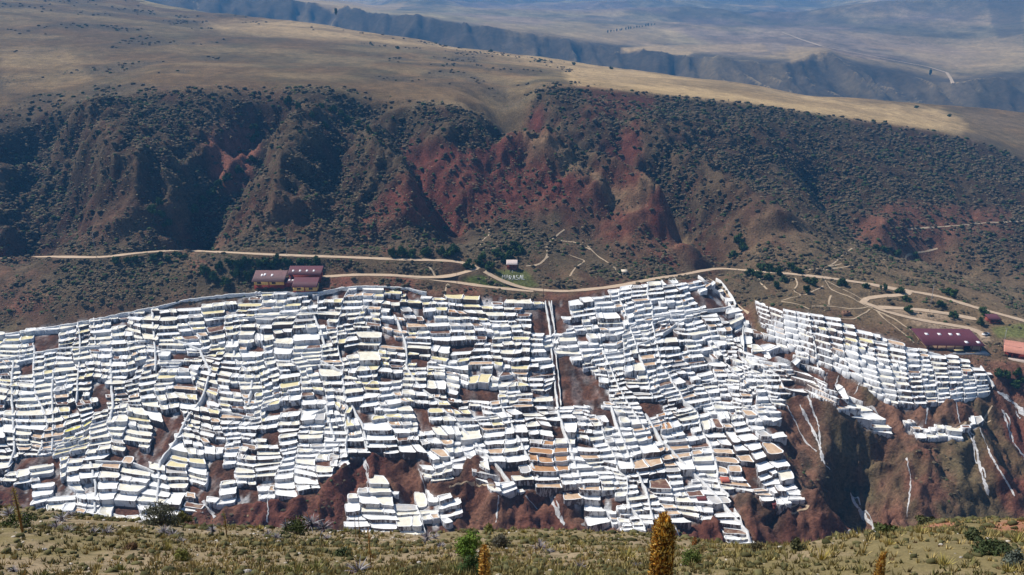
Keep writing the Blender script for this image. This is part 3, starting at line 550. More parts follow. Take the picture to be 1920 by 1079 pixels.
def warp(p):
    x, y = np.array([p[0]]), np.array([p[1]]); k = 1 - float(sstep(np.array([y]), 600, 560).ravel()[0]) * 0 if False else 1
    e = float(np.clip((p[1] - 560) / 60, .25, 1))
    return (p[0] + 20 * float(fbm(x / 75, y / 80, 211, 2)[0]) + 8 * float(fbm(x / 24, y / 22, 212, 2)[0]), p[1] + e * (20 * float(fbm(x / 110, y / 90, 213, 2)[0]) + 5 * float(fbm(x / 22, y / 26, 214, 2)[0])))
def in_any(polys, x, y): return any(in_poly(np.array([x]), np.array([y]), p)[0] for p in polys)
cells = []    # (quad of photograph points: back-left, back-right, front-right, front-left)
def lx(L_, y): return float(np.interp(y, L_[:, 1], L_[:, 0]))
def fix(L0, L1, s, t, yf):
    y = 700.0 if t > 600 else 600.0
    for _ in range(4):
        x = lx(L0, y) * (1 - s) + lx(L1, y) * s; y = yf(x, t)
    return (x, y)
rr = random.Random(5)
def levels(base, seed):
    r = random.Random(seed); t = 488.0; L_ = [t]
    while t < 1038: t += base * (1 + .25 * float(sstep(t, 780, 900))) * r.choice([.85, .93, 1, 1, 1.05, 1.15]); L_.append(t)
    return L_
LV = {}
off = 0
for li in range(len(LINES) - 1):
    L0, L1 = LINES[li], LINES[li + 1]; xm = L0[40][0]
    zone = 0 if xm < 300 else 1 if xm < 740 else 2 if xm < 1030 else 3
    if zone not in LV: LV[zone] = levels([12.2, 10.8, 12.0, 9.6][zone], 40 + zone)
    off = .55 * off + rr.uniform(-2.6, 2.6)
    ts = []
    for t_ in LV[zone]:
        if ts and rr.random() < .07: continue
        ts.append(t_ + off + rr.uniform(-.8, .8))
    tilt = rr.uniform(-2, 2)
    for ta, tb in zip(ts[:-1], ts[1:]):
        wpx = abs(lx(L1, ta) - lx(L0, ta)); tgt = (22 if xm < 1030 else 17) * (1 + .55 * float(sstep(ta, 790, 900)))
        n = max(1, int(round(wpx / tgt * rr.choice([.6, .8, 1, 1, 1.25, 1.4])))); n = min(n, 3)
        ss = [0] + [(k + rr.uniform(-.22, .22)) / n for k in range(1, n)] + [1]
        for sa, sb in zip(ss[:-1], ss[1:]):
            ja, jb = rr.uniform(-1.3, 1.3), rr.uniform(-1.3, 1.3)
            q = [warp(fix(L0, L1, sa, ta, y_main)), warp(fix(L0, L1, sb, ta, y_main)), warp(fix(L0, L1, sb, tb, y_main)), warp(fix(L0, L1, sa, tb, y_main))]
            cx, cy = sum(p[0] for p in q) / 4, sum(p[1] for p in q) / 4
            if not in_any(PAN_AREAS, cx, cy): continue
            if in_any(HOLES, cx, cy): continue
            if abs(cx - (1030 + (cy - 575) * .09)) < 5 and cy < 765: continue
            q = [(p[0], p[1] + (ja if k in (0, 1) else jb)) for k, p in enumerate(q)]
            cells.append((q, 'main'))
# the separate terrace under the burgundy roof
LT = ([1400, 1500, 1600, 1700, 1790, 1870], [568, 578, 606, 646, 668, 690]); LB = ([1420, 1500, 1560, 1640, 1700, 1770, 1860], [655, 668, 700, 748, 768, 760, 738])
def y_lobe(x, t):
    a_, b_ = np.interp(x, *LT), np.interp(x, *LB); return float(a_ + (b_ - a_) * t + 1.2 * fbm(np.array([x / 30.0]), np.array([t * 4.0]), 207, 2)[0])
def y_low(x, t): return float(790 + t * 42 - (x - 1690) * .06)
for yf, x0_, x1_, rows, ln in ((y_lobe, 1385, 1885, 9.5, .28), (y_low, 1680, 1850, 3.1, .5)):
    xs = [x0_];
    while xs[-1] < x1_: xs.append(xs[-1] + rr.uniform(21, 31))
    Ls = [np.array([(x + (y - 560 if yf is y_lobe else y - 790) * ln * .6 + 2 * math.sin(y / 20 + x), y) for y in range(540, 860, 5)]) for x in xs]
    for L0, L1 in zip(Ls[:-1], Ls[1:]):
        t = rr.uniform(-.08, .02)
        while t < 1.05:
            hpx = max(30, y_lobe(L0[10][0], 1) - y_lobe(L0[10][0], 0)); dt = (1 / rows if yf is y_low else 10.2 / hpx) * rr.choice([.8, .9, 1, 1, 1.15, 1.3]); 
            ss = [0, 1] if rr.random() < .8 else [0, rr.uniform(.4, .6), 1]
            for sa, sb in zip(ss[:-1], ss[1:]):
                q = [fix(L0, L1, sa, t, yf), fix(L0, L1, sb, t, yf), fix(L0, L1, sb, t + dt, yf), fix(L0, L1, sa, t + dt, yf)]
                cx, cy = sum(p[0] for p in q) / 4, sum(p[1] for p in q) / 4
                if in_any(LOBE_AREAS, cx, cy) and not in_any(HOLES, cx, cy) and not (in_any(PAN_AREAS, cx, cy)): cells.append((q, 'lobe'))
            t += dt
# colours of the dried salt and brine
BR = {'white': (.86, .85, .83), 'cream': (.78, .72, .58), 'pale yellow': (.74, .64, .36), 'tan': (.56, .38, .24), 'orange brown': (.46, .24, .11), 'bright yellow': (.75, .66, .16), 'empty brown': (.17, .085, .055), 'grey': (.50, .48, .46)}
BN = list(BR)
M_WALL = mat('salt_crusted_wall', (.60, .60, .61), rough=.95, var=.2, scale=.5, bump=.25, stretch=(1, 1, .3), spec=.15)
def drips(m):
    """dark earth showing in vertical drips and blotches through the salt crust"""
    t = m.node_tree; N = t.nodes.new; L = t.links.new; b = next(n for n in t.nodes if n.type == 'BSDF_PRINCIPLED'); src = b.inputs['Base Color'].links[0].from_socket
    geo = N('ShaderNodeNewGeometry'); mp = N('ShaderNodeMapping'); mp.inputs['Scale'].default_value = (.9, .9, .22); L(geo.outputs['Position'], mp.inputs[0])
    n = N('ShaderNodeTexNoise'); n.inputs['Scale'].default_value = 1.0; n.inputs['Detail'].default_value = 4; n.inputs['Roughness'].default_value = .7; L(mp.outputs[0], n.inputs['Vector'])
    n2_ = N('ShaderNodeTexNoise'); n2_.inputs['Scale'].default_value = .045; n2_.inputs['Detail'].default_value = 3; L(geo.outputs['Position'], n2_.inputs['Vector'])
    ad = N('ShaderNodeMath'); ad.operation = 'ADD'; L(n.outputs['Fac'], ad.inputs[0]); L(n2_.outputs['Fac'], ad.inputs[1])
    r = N('ShaderNodeMapRange'); r.inputs[1].default_value = .96; r.inputs[2].default_value = 1.07; r.inputs[4].default_value = .93; L(ad.outputs[0], r.inputs[0])
    mx = N('ShaderNodeMix'); mx.data_type = 'RGBA'; mx.inputs['B'].default_value = (.085, .05, .038, 1); L(r.outputs[0], mx.inputs['Factor']); L(src, mx.inputs['A']); L(mx.outputs['Result'], b.inputs['Base Color'])
drips(M_WALL)
M_RIM = mat('salt_rim', (.80, .79, .77), rough=.9, var=.12, scale=1.5, spec=.2)
M_BR = {k: mat(k.replace(' ', '_') + '_salt_surface', c, rough=.55 if k not in ('white', 'empty brown') else .85, var=.10, scale=.45, var2=.08, scale2=2.5, spec=.3) for k, c in BR.items()}
def pooled(m, k):
    t = m.node_tree; N = t.nodes.new; L = t.links.new; b = next(n for n in t.nodes if n.type == 'BSDF_PRINCIPLED'); src = b.inputs['Base Color'].links[0].from_socket
    geo = N('ShaderNodeNewGeometry'); n = N('ShaderNodeTexNoise'); n.inputs['Scale'].default_value = .30; n.inputs['Detail'].default_value = 6; n.inputs['Roughness'].default_value = .7; L(geo.outputs['Position'], n.inputs['Vector'])
    r = N('ShaderNodeMapRange'); r.inputs[1].default_value = .50; r.inputs[2].default_value = .70; r.inputs[4].default_value = .7; L(n.outputs['Fac'], r.inputs[0]); c = {'white': (.70, .60, .46), 'cream': (.84, .82, .76), 'tan': (.72, .62, .50), 'orange brown': (.60, .42, .26)}.get(k, (.55, .44, .30))
    mx = N('ShaderNodeMix'); mx.data_type = 'RGBA'; mx.inputs['B'].default_value = (*c, 1); L(r.outputs[0], mx.inputs['Factor']); L(src, mx.inputs['A']); L(mx.outputs['Result'], b.inputs['Base Color'])
    r2 = N('ShaderNodeMapRange'); r2.inputs[1].default_value = .45; r2.inputs[2].default_value = .6; r2.inputs[3].default_value = .22; r2.inputs[4].default_value = .85; L(n.outputs['Fac'], r2.inputs[0]); L(r2.outputs[0], b.inputs['Roughness'])
COLZ = [([(1240, 838), (1310, 835), (1312, 862), (1200, 885), (1195, 862)], 'tan', .95), ([(1005, 832), (1042, 830), (1075, 870), (1075, 892), (1005, 885), (990, 850)], 'orange brown', .8), ([(1330, 850), (1400, 848), (1440, 920), (1425, 960), (1400, 930), (1340, 905)], 'tan', .75),
 ([(720, 598), (765, 598), (765, 660), (725, 655)], 'tan', .8), ([(95, 830), (172, 800), (175, 830), (110, 870)], 'pale yellow', .75), ([(136, 795), (168, 792), (168, 812), (136, 815)], 'bright yellow', 1), ([(20, 870), (130, 870), (130, 900), (20, 905)], 'cream', .9), ([(66, 810), (110, 800), (112, 850), (70, 850)], 'tan', .7),
 ([(1205, 785), (1270, 775), (1280, 812), (1215, 825)], 'orange brown', .55), ([(420, 590), (720, 590), (720, 720), (420, 720)], 'cream', .55), ([(470, 700), (620, 700), (600, 770), (470, 760)], 'pale yellow', .35), ([(660, 690), (715, 690), (715, 730), (670, 735)], 'pale yellow', .6), ([(640, 545), (1040, 560), (1010, 580), (800, 585)], 'pale yellow', .7), ([(840, 580), (980, 580), (975, 592), (840, 592)], 'orange brown', .5),
 ([(0, 600), (420, 570), (420, 900), (0, 900)], 'cream', .38), ([(0, 600), (420, 570), (420, 900), (0, 900)], 'pale yellow', .12), ([(1380, 640), (1470, 650), (1440, 710), (1380, 700)], 'cream', .4), ([(1715, 660), (1760, 660), (1770, 690), (1720, 690)], 'tan', .6), ([(1720, 690), (1830, 690), (1830, 735), (1720, 740)], 'cream', .4), ([(1790, 680), (1830, 680), (1830, 710), (1790, 712)], 'tan', .5),
 ([(700, 880), (850, 880), (850, 1010), (700, 1010)], 'cream', .35), ([(1540, 610), (1640, 640), (1620, 660), (1540, 640)], 'pale yellow', .4), ([(265, 825), (300, 825), (300, 880), (262, 880)], 'white', .9)]
def brine(x, y, r):
    for P_, c, pr in COLZ:
        if in_any([P_], x, y) and r.random() < pr: return c
    u = r.random()
    if x > 1030 or y > 800: return 'white' if u < .70 else 'cream' if u < .87 else 'tan' if u < .93 else 'grey' if u < .975 else 'empty brown'
    return 'white' if u < .44 else 'cream' if u < .74 else 'pale yellow' if u < .84 else 'tan' if u < .90 else 'grey' if u < .94 else 'empty brown'
flat = np.array([p for q, _ in cells for p in q]); HX, HY, HZ = SMOOTH.hit(flat[:, 0], flat[:, 1] + 0, 248, 460)
HX, HY, HZ = HX.reshape(-1, 4), HY.reshape(-1, 4), HZ.reshape(-1, 4)
PANS = []
for m_k, m_ in M_BR.items(): pooled(m_, m_k)
for i, (q, reg) in enumerate(cells):
    P = np.stack([HX[i], HY[i]], 1); span = P.max(0) - P.min(0)
    if span[1] > 15 or span[0] > 24: continue
    cx, cy = flat[i * 4:i * 4 + 4].mean(0); c = brine(cx, cy, rr); u = rr.random()
    if u < .085 and reg == 'main': continue                       # gaps where the earth shows
    zb = (HZ[i][0] + HZ[i][1]) / 2; zf = min(HZ[i][2], HZ[i][3]); H = zb + rr.uniform(-.15, .45) - max(0, zb - zf - 2.0) * .55
    if c == 'empty brown': H -= .5
    wq = np.array(q); area = .5 * abs(sum(wq[k][0] * wq[(k + 1) % 4][1] - wq[(k + 1) % 4][0] * wq[k][1] for k in range(4)))
    PANS.append(dict(P=P, H=H, base=zf - 2.2, c=c, cx=cx, cy=cy - 4, area=area, reg=reg, w=float(np.ptp(wq[:, 0])), h=float(np.ptp(wq[:, 1]))))
def pan_geo(p, seed):
    """outline with softened corners -> wall, rim and surface arrays in world coordinates"""
    r = random.Random(seed); P = p['P']; O = []; cut = r.uniform(.08, .26)
    for k in range(4):
        a, b = P[k], P[(k + 1) % 4]; e = b - a; nrm = np.array([-e[1], e[0]]) / (np.linalg.norm(e) + 1e-6)
        O.append(a + e * cut * .6 + nrm * 0); O.append(a + e * .5 + nrm * r.uniform(-.45, .35)); O.append(b - e * cut * .6)
    O = np.array(O); c = O.mean(0); n = 12
    O = c + (O - c) * .975
    def inset(d): v = O - c; l = np.linalg.norm(v, axis=1)[:, None]; return c + v * np.clip(1 - d / l, .35, 1)
    H = p['H']; rim = .16; zr = np.full(n, H + rim) + np.array([r.uniform(-.06, .08) for _ in range(n)])
    zmid = (H + p['base']) / 2; bulge = inset(-r.uniform(.0, .3))
    V = np.vstack([np.column_stack([O, zr]), np.column_stack([bulge, np.full(n, zmid)]), np.column_stack([inset(-.5), np.full(n, p['base'])]), np.column_stack([inset(.42), zr - .03]), np.column_stack([inset(.5), np.full(n, H)])])
    ring = lambda a, b: [(a * n + i, a * n + (i + 1) % n, b * n + (i + 1) % n, b * n + i) for i in range(n)]
    # outlines run clockwise seen from above or not: orient outward
    ar = sum(O[i][0] * O[(i + 1) % n][1] - O[(i + 1) % n][0] * O[i][1] for i in range(n))
    wall = ring(1, 0) + ring(2, 1); rimq = ring(0, 3) + ring(3, 4); top = [(4 * n, 4 * n + i, 4 * n + i + 1) for i in range(1, n - 1)]
    if ar < 0: wall = [f[::-1] for f in wall]; rimq = [f[::-1] for f in rimq]; top = [f[::-1] for f in top]
    return V, wall, rimq, top
# labels: position told from landmarks one can find
LMK = [('the big bare patch by the straight channel', 1090, 720), ('the yellow-walled lodge', 536, 545), ('the burgundy-roofed shed', 1780, 650), ('the bright yellow pan', 152, 803), ('the long brown pit', 68, 866), ('the brown earth square', 315, 805), ('the ochre block of pans', 1040, 860),
 ('the long orange-tan row', 1255, 855), ('the upper red hut', 1360, 903), ('the lower red hut', 1456, 948), ('the small red hut among white pans', 1315, 937), ('the dark ravine mouth', 1560, 790), ('the wide brown cliff', 560, 930), ('the spike-topped plant', 1245, 975), ('the brown boulder mound', 803, 795),
 ('the green bush', 875, 1000), ('the salt stream', 1610, 990), ('the olive bush', 295, 965), ('the stair of pans under the cliff', 740, 965), ('the brown rectangular patch', 895, 740), ('the pinkish patch', 1235, 800), ('the brown hollow', 190, 745), ('the walled brown enclosure', 88, 642), ('the road bend', 1340, 515),
 ('the small reddish pit', 510, 818), ('the white stepped column', 1395, 990), ('the brown diagonal gully', 410, 900), ('the tan pans', 745, 630), ('the straight stair channel', 1035, 640), ('the red scar between the terraces', 1565, 715), ('the round white mound', 370, 690), ('the dark step pans', 230, 840)]
ORD = 'first second third fourth fifth sixth seventh eighth ninth tenth eleventh twelfth thirteenth fourteenth fifteenth sixteenth seventeenth eighteenth nineteenth twentieth'.split()
def direction(dx, dy):
    s_ = ['beside', 'just below', 'just above']; a = math.degrees(math.atan2(dy, dx))
    return 'east of' if -30 <= a < 30 else 'down-slope to the east of' if 30 <= a < 75 else 'straight down-slope from' if 75 <= a < 105 else 'down-slope to the west of' if 105 <= a < 150 else 'west of' if a >= 150 or a < -150 else 'up-slope to the west of' if a < -105 else 'straight up-slope from' if a < -75 else 'up-slope to the east of'
DIRW = {'east of': 'to the right of', 'west of': 'to the left of', 'down-slope to the east of': 'below and right of', 'down-slope to the west of': 'below and left of', 'straight down-slope from': 'straight below', 'straight up-slope from': 'straight above', 'up-slope to the west of': 'above and left of', 'up-slope to the east of': 'above and right of'}
GROUPS = {}
for p in PANS:
    best = sorted(range(len(LMK)), key=lambda k: (LMK[k][1] - p['cx']) ** 2 + (LMK[k][2] - p['cy']) ** 2)[0]
    dx, dy = p['cx'] - LMK[best][1], p['cy'] - LMK[best][2]; p['key'] = (best, direction(dx, dy), p['c']); p['dist'] = math.hypot(dx, dy); GROUPS.setdefault(p['key'], []).append(p)
for k, L_ in GROUPS.items():
    for i, p in enumerate(sorted(L_, key=lambda p: p['dist'])):
        cn = {'white': 'white', 'empty brown': 'empty brown'}.get(p['c'], p['c']); o_ = ORD[i] if i < len(ORD) else f'number {i + 1}'
        p['label'] = f"{cn} salt pan, {o_} {DIRW[k[1]]} {LMK[k[0]][0]}"
_ls = {}
for p in PANS:
    if p['label'] in _ls: print('DUP', p['label'], p['key'], _ls[p['label']]['key'])
    _ls[p['label']] = p
vis = [p for p in PANS if 4 < p['cx'] < 1916 and p['cy'] < (940 if p['cx'] < 250 else 955 if p['cx'] < 640 else 990)]
vis.sort(key=lambda p: -p['area']); solo = set(id(p) for p in vis[:300])
big = MB()
nm = [M_WALL, M_RIM] + [M_BR[k] for k in BN]
for i, p in enumerate(PANS):
    V, wl, rm, tp = pan_geo(p, i)
    if id(p) in solo:
        o0 = V.mean(0); o0[2] = p['base']; root = thing('salt_pan', tuple(o0), p['label'], 'salt pan', 'terraced salt pans on the valley side'); Vl = V - o0
        link('retaining_wall', mesh_np('retaining_wall', Vl[:36], quads=wl, mats=[M_WALL]), root)
        link('rim', mesh_np('rim', np.vstack([Vl[:12], Vl[36:60]]), quads=[[j if j < 12 else j - 24 for j in f] for f in rm], mats=[M_RIM]), root)
        link('brine_surface', mesh_np('brine_surface', Vl[48:60], tris=[[j - 48 for j in f] for f in tp], mats=[M_BR[p['c']]]), root)
    else:
        big.v.append(V); n0 = big.n; big.q += [[j + n0 for j in f] for f in wl + rm]; big.mq += [0] * len(wl) + [1] * len(rm); big.t += [[j + n0 for j in f] for f in tp]; big.mt += [2 + BN.index(p['c'])] * len(tp); big.n += len(V)
link('salt_pans', big.mesh('salt_pans', nm), kind='stuff')
print('PANS', len(PANS), 'solo', len(solo))
# ------------------------------------------------------------------ salt-crusted water channels running down and along the terraces
M_CHAN = mat('salt_channel_crust', (.70, .69, .67), rough=.95, var=.25, scale=1.2, bump=.1)
def channel(pts, wd, label, top=1.5, seed=0, m=None):
    P2 = []; r = random.Random(seed)
    for a, b in zip(pts[:-1], pts[1:]):
        n = max(1, int(math.dist(a, b) / 7)); P2 += [(a[0] + (b[0] - a[0]) * t / n + r.uniform(-1, 1), a[1] + (b[1] - a[1]) * t / n + r.uniform(-.8, .8)) for t in range(n)]
    P2.append(pts[-1])
    if 'feeder' not in label and 'outermost' not in label and 'bank' not in label: P2 = [p for p in P2 if in_any(PAN_AREAS + LOBE_AREAS, *p)]
    if len(P2) < 4: return
    X_, Y_, Z_ = SMOOTH.hit([p[0] for p in P2], [p[1] for p in P2], 250, 460)
    ok = SMOOTH.last_ok; W = np.stack([X_, Y_], 1)[ok]
    if len(W) < 3: return
    T = np.gradient(W, axis=0); T /= np.linalg.norm(T, axis=1)[:, None] + 1e-9; Nn = np.stack([-T[:, 1], T[:, 0]], 1); z = SMOOTH.z_at(W[:, 0], W[:, 1]) + top; n = len(W); V = []
    for o_, dzz in ((-.7, -2.2), (-.5, -.15), (-.22, -.02), (.22, 0), (.5, -.15), (.7, -2.2)):
        ws = wd * (1 + .35 * (np.array([r.random() for _ in range(n)]) - .5)); V.append(np.column_stack([W + Nn * (ws * o_)[:, None], z + dzz]))
    V = np.vstack(V); Q = [(k * n + i, k * n + i + 1, (k + 1) * n + i + 1, (k + 1) * n + i) for k in range(5) for i in range(n - 1)]
    link('salt_channel', mesh_np('salt_channel', V, quads=Q, mats=[m or M_CHAN], smooth=False), label=label, cat='channel', group='salt-crusted channels on the terraces')
def lm_near(x, y):
    return sorted(LMK, key=lambda k: (k[1] - x) ** 2 + (k[2] - y) ** 2)[0][0]
used_lab = {}
def uniq(s_):
    used_lab[s_] = used_lab.get(s_, 0) + 1; return s_
CH = [([(1022, 568), (1030, 610), (1034, 660), (1040, 720), (1047, 770)], .7, 'long straight stair-like channel bordering the bare red-brown patch'), ([(1030, 568), (1040, 620), (1044, 680), (1052, 765)], .35, 'thin salt line just right of the straight stair-like channel'),
 ([(-40, 690), (0, 678), (60, 668), (110, 657), (150, 655), (205, 652), (290, 640)], 1.1, 'long white ledge channel crossing under the walled brown enclosure'), ([(-40, 640), (30, 628), (100, 617), (160, 606), (230, 592), (300, 578), (350, 566), (430, 556), (500, 553), (600, 552), (640, 543), (700, 540), (760, 543), (800, 552)], .8, 'long feeder channel edging the top of the terraces below the lodge'),
 ([(285, 570), (288, 620), (292, 680), (290, 700)], .8, 'straight white channel dropping from the thin pole'), ([(400, 600), (470, 600), (540, 592), (600, 590), (640, 596)], .7, 'curved pale channel under the uppermost rows by the lodge'), ([(588, 594), (603, 625), (608, 650), (625, 660)], .9, 'pale channel hugging the small brown triangle of earth'),
 ([(740, 595), (752, 620), (762, 650), (762, 690), (780, 720), (800, 740), (830, 760)], .8, 'long winding channel past the tan pans'), ([(436, 640), (440, 675), (455, 690), (475, 705), (470, 740), (465, 765)], 1.0, 'winding channel around the cream pans in the middle of the terraces'), ([(330, 640), (375, 660), (395, 700), (380, 750), (350, 790), (330, 830), (300, 870), (296, 930), (295, 960)], .9, 'long white channel winding down to the olive bush'),
 ([(600, 680), (640, 700), (650, 760), (655, 800), (648, 838)], .9, 'channel dropping to the brown notch in the lower edge'), ([(610, 762), (620, 800), (628, 830)], .9, 'short channel beside the lower brown notch'), ([(660, 765), (680, 800), (690, 838)], .8, 'short steep channel above the brown cliff head'),
 ([(830, 770), (870, 810), (905, 850), (935, 880), (965, 920)], .9, 'diagonal channel running down past the brown boulder mound'), ([(940, 765), (960, 800), (985, 850), (1010, 900)], .8, 'diagonal channel ending beside the large white bottom pans'), ([(1045, 775), (1065, 830), (1080, 880), (1100, 930), (1115, 970)], .9, 'channel running down from the foot of the straight stair channel'),
 ([(1146, 765), (1160, 810), (1185, 870), (1210, 920), (1225, 980)], .8, 'channel running down to the spike-topped plant'), ([(1210, 780), (1240, 830), (1290, 880), (1340, 930), (1400, 1000), (1412, 1035)], .9, 'longest diagonal channel ending at the white stepped column'), ([(1130, 660), (1160, 730), (1190, 780), (1210, 810)], .6, 'thin channel passing the pinkish patch'),
 ([(1175, 620), (1215, 600), (1290, 590), (1350, 582), (1385, 575)], .8, 'channel crossing the upper terraces towards the ravine'), ([(1160, 660), (1230, 640), (1270, 610), (1300, 595)], .7, 'short rising channel under the road bend'), ([(1310, 520), (1335, 540), (1360, 565), (1378, 585)], .5, 'thin channel along the brown bank at the road bend'), ([(1330, 518), (1350, 530), (1370, 555), (1380, 575)], .5, 'outermost thin channel above the ravine head'),
 ([(100, 700), (98, 740), (100, 800), (98, 850)], .7, 'upright channel between the pans above the long brown pit'), ([(210, 655), (208, 700), (212, 760), (206, 800)], 1.0, 'white channel widening beside the brown hollow'), ([(25, 680), (22, 730), (25, 790), (28, 850), (12, 890)], .8, 'upright channel running to the end of the long brown pit'), ([(146, 600), (150, 640), (148, 700), (143, 760)], .7, 'upright channel beside the walled brown enclosure'), ([(176, 600), (180, 650)], .6, 'short upright channel near the thin pole'),
 ([(1630, 640), (1700, 655), (1760, 668), (1800, 680)], .9, 'pale ledge channel below the burgundy-roofed shed'), ([(1535, 700), (1530, 660), (1520, 620), (1515, 590)], .5, 'upright channel in the far terrace above the red scar'), ([(1720, 765), (1700, 720), (1680, 680)], .5, 'upright channel in the far terrace below the shed'), ([(1840, 690), (1860, 720), (1870, 745)], .8, 'channel edging the far end of the separate terrace'), ([(855, 800), (890, 790), (930, 785), (960, 790)], .6, 'curved channel around white pans by the brown rectangular patch'),
 ([(400, 770), (440, 780), (480, 790)], .6, 'short ledge channel near the small reddish pit'), ([(560, 800), (590, 780), (610, 770)], .6, 'short rising channel right of the small reddish pit'), ([(180, 868), (250, 872), (290, 890)], .7, 'ledge channel under the dark step pans'), ([(170, 870), (180, 910), (178, 965)], .8, 'upright channel between the lower rows by the bottom edge')]
for i, (pts, wd, lb) in enumerate(CH): channel(pts, wd, lb, top=1.35 if pts[0][0] < 1400 else 1.0, seed=i)

RUNS = []
# every column of pans is parted from the next by a thin crusted divide
for li, L_ in enumerate(LINES):
    run = []
    for x_, y_ in [warp(t_) for t_ in L_] + [(-999, 0)]:
        if x_ > -80 and in_any(PAN_AREAS, x_, y_) and not in_any(HOLES, x_, y_) and y_ > 520: run.append((x_, y_))
        else:
            if len(run) > 5 and rr.random() < .85: RUNS.append(run)
            run = []

GD = {}
for run in RUNS:
    cx, cy = run[len(run) // 2]; b_ = min(range(len(LMK)), key=lambda k: (LMK[k][1] - cx) ** 2 + (LMK[k][2] - cy) ** 2); dx, dy = cx - LMK[b_][1], cy - LMK[b_][2]
    GD.setdefault((b_, direction(dx, dy)), []).append((math.hypot(dx, dy), run))
for (b_, di), L_ in GD.items():
    for i, (d_, run) in enumerate(sorted(L_, key=lambda t: t[0])):
        if i % 2 or len(run) < 10: channel(run[::3] + [run[-1]], rr.choice([.35, .5, .5, .8]), f"narrow salt-crusted divide, {ORD[i]} {DIRW[di]} {LMK[b_][0]}", top=1.25, seed=1000 + len(run))
# ------------------------------------------------------------------ vegetation
ICO_V = []; _p = (1 + 5 ** .5) / 2
for a_, b_ in ((1, _p), (-1, _p), (1, -_p), (-1, -_p)): ICO_V += [(0, a_, b_), (a_, b_, 0), (b_, 0, a_)]
ICO_V = np.array(ICO_V) / math.sqrt(1 + _p * _p)
ICO_F = [(i, j, k) for i in range(12) for j in range(i + 1, 12) for k in range(j + 1, 12) if all(abs(np.linalg.norm(ICO_V[a_] - ICO_V[b_]) - 1.0515) < .02 for a_, b_ in ((i, j), (j, k), (i, k)))]
ICO_F = np.array([f if np.dot(np.cross(ICO_V[f[1]] - ICO_V[f[0]], ICO_V[f[2]] - ICO_V[f[0]]), ICO_V[f[0]]) > 0 else (f[0], f[2], f[1]) for f in ICO_F])
OCT_V = np.array([(1, 0, 0), (0, 1, 0), (-1, 0, 0), (0, -1, 0), (0, 0, 1.0)]); OCT_F = np.array([(0, 1, 4), (1, 2, 4), (2, 3, 4), (3, 0, 4)])
M_SCRUB = mat('scrub_leaves', (1, 1, 1), rough=1, var=.4, scale=1.3, attr='albedo', spec=.08)
M_LEAF = mat('fine_foliage', (1, 1, 1), rough=.9, var=.2, scale=6, attr='albedo', spec=.15)
def lumps(name, P, pos, rad, colr, kind='stuff', flat=.62, jit=.33, small=False):
    IV, IF = (OCT_V, OCT_F) if small else (ICO_V, ICO_F); nv = len(IV)
    n = len(pos); J = 1 + jit * (rng.random((n, nv)) * 2 - 1); th = rng.random(n) * 6.283; cs, sn = np.cos(th)[:, None], np.sin(th)[:, None]
    B = IV[None] * J[..., None]; x = B[..., 0] * cs - B[..., 1] * sn; y = B[..., 0] * sn + B[..., 1] * cs; z = B[..., 2] * flat
    ax = (.75 + .6 * rng.random(n))[:, None]
    V = np.stack([pos[:, None, 0] + x * rad[:, None] * ax, pos[:, None, 1] + y * rad[:, None] / ax, pos[:, None, 2] + (z + flat * .45) * rad[:, None]], -1).reshape(-1, 3)
    T = (IF[None] + (np.arange(n) * nv)[:, None, None]).reshape(-1, 3); Cc = np.repeat(colr, nv, 0)
    return link(name, mesh_np(name, V, tris=T, mats=[M_SCRUB], colors=Cc), kind=kind)
K, px, py, X, Y, Z = MID.K, MID.px, MID.py, MID.X, MID.Y, MID.Z
b1 = fbm(X / 30, Y / 30, 301, 4); b2 = fbm(X / 10, Y / 10, 302, 3)
redm = np.zeros(X.shape)
for P_, am, c in REDS[:13]: redm = np.maximum(redm, poly_soft(bx_ + 8 * n2, by_ + 8 * n3, P_, 8) * am * (K > 9.6))
dens = slope_m * np.clip(.62 + 1.4 * b1 + .7 * b2 - .14 * curv, .22, 1.7) * (1 - .85 * redm)
dens += be * np.clip(.18 + .45 * (px < 1000) + 1.4 * b1 + .6 * b2, 0.03, 1.2) * (1 - .55 * sstep(px, 1400, 1560) * (K < 9.1)) * 1.1
dens += pl * np.clip(-.25 + 2.0 * fbm(X / 60, Y / 75, 120, 6), 0.002, 1) * .30 * (1 - sstep(px, 1050, 1150) * (py > 110))
dens += lc * .10 * np.clip(.2 + 2 * b1, 0, 1) + lc * sstep(px, 1560, 1650) * .25 * np.clip(.1 + 2 * b1, 0, 1)
dens *= 1 - poly_soft(px, py, [(905, 500), (1000, 500), (1020, 535), (985, 542), (930, 528)], 4)
dens *= sstep(road_d, 1.2, 2.2) * (1 - pan_m) * (K > 4.5) * (K < 13.95) * (px > -260) * (px < 2180)
w_ = dens.ravel(); N_B = 105000
idx = rng.choice(w_.size, N_B, p=w_ / w_.sum()); iq, ia = idx // MID.na, idx % MID.na
Yb = np.exp(MID.q[iq] + (rng.random(N_B) - .5) * .0031); Xb = (MID.a[ia] + (rng.random(N_B) - .5) * .0031) * Yb; Zb = MID.z_at(Xb, Yb)
rad = (.38 + 1.25 * rng.random(N_B) ** 5) * (Yb / 470) ** .8 * (1 - .35 * (K.ravel()[idx] > 12.2)); tone = rng.random(N_B)[:, None]
colr = np.array((.042, .038, .024)) * (1 - tone) + np.array((.125, .095, .060)) * tone; gm = (rng.random(N_B) < .14)[:, None]; colr = np.where(gm, np.array((.042, .062, .022)), colr)
gy = (rng.random(N_B) < .30)[:, None] & (rad < .6)[:, None]; colr = np.where(gy, np.array((.19, .15, .085)) * (.6 + .8 * rng.random((N_B, 1))), colr)
big_ = rad > np.quantile(rad, .90)
lumps('scrub_undergrowth', MID, np.stack([Xb, Yb, Zb], 1)[big_], rad[big_], colr[big_])
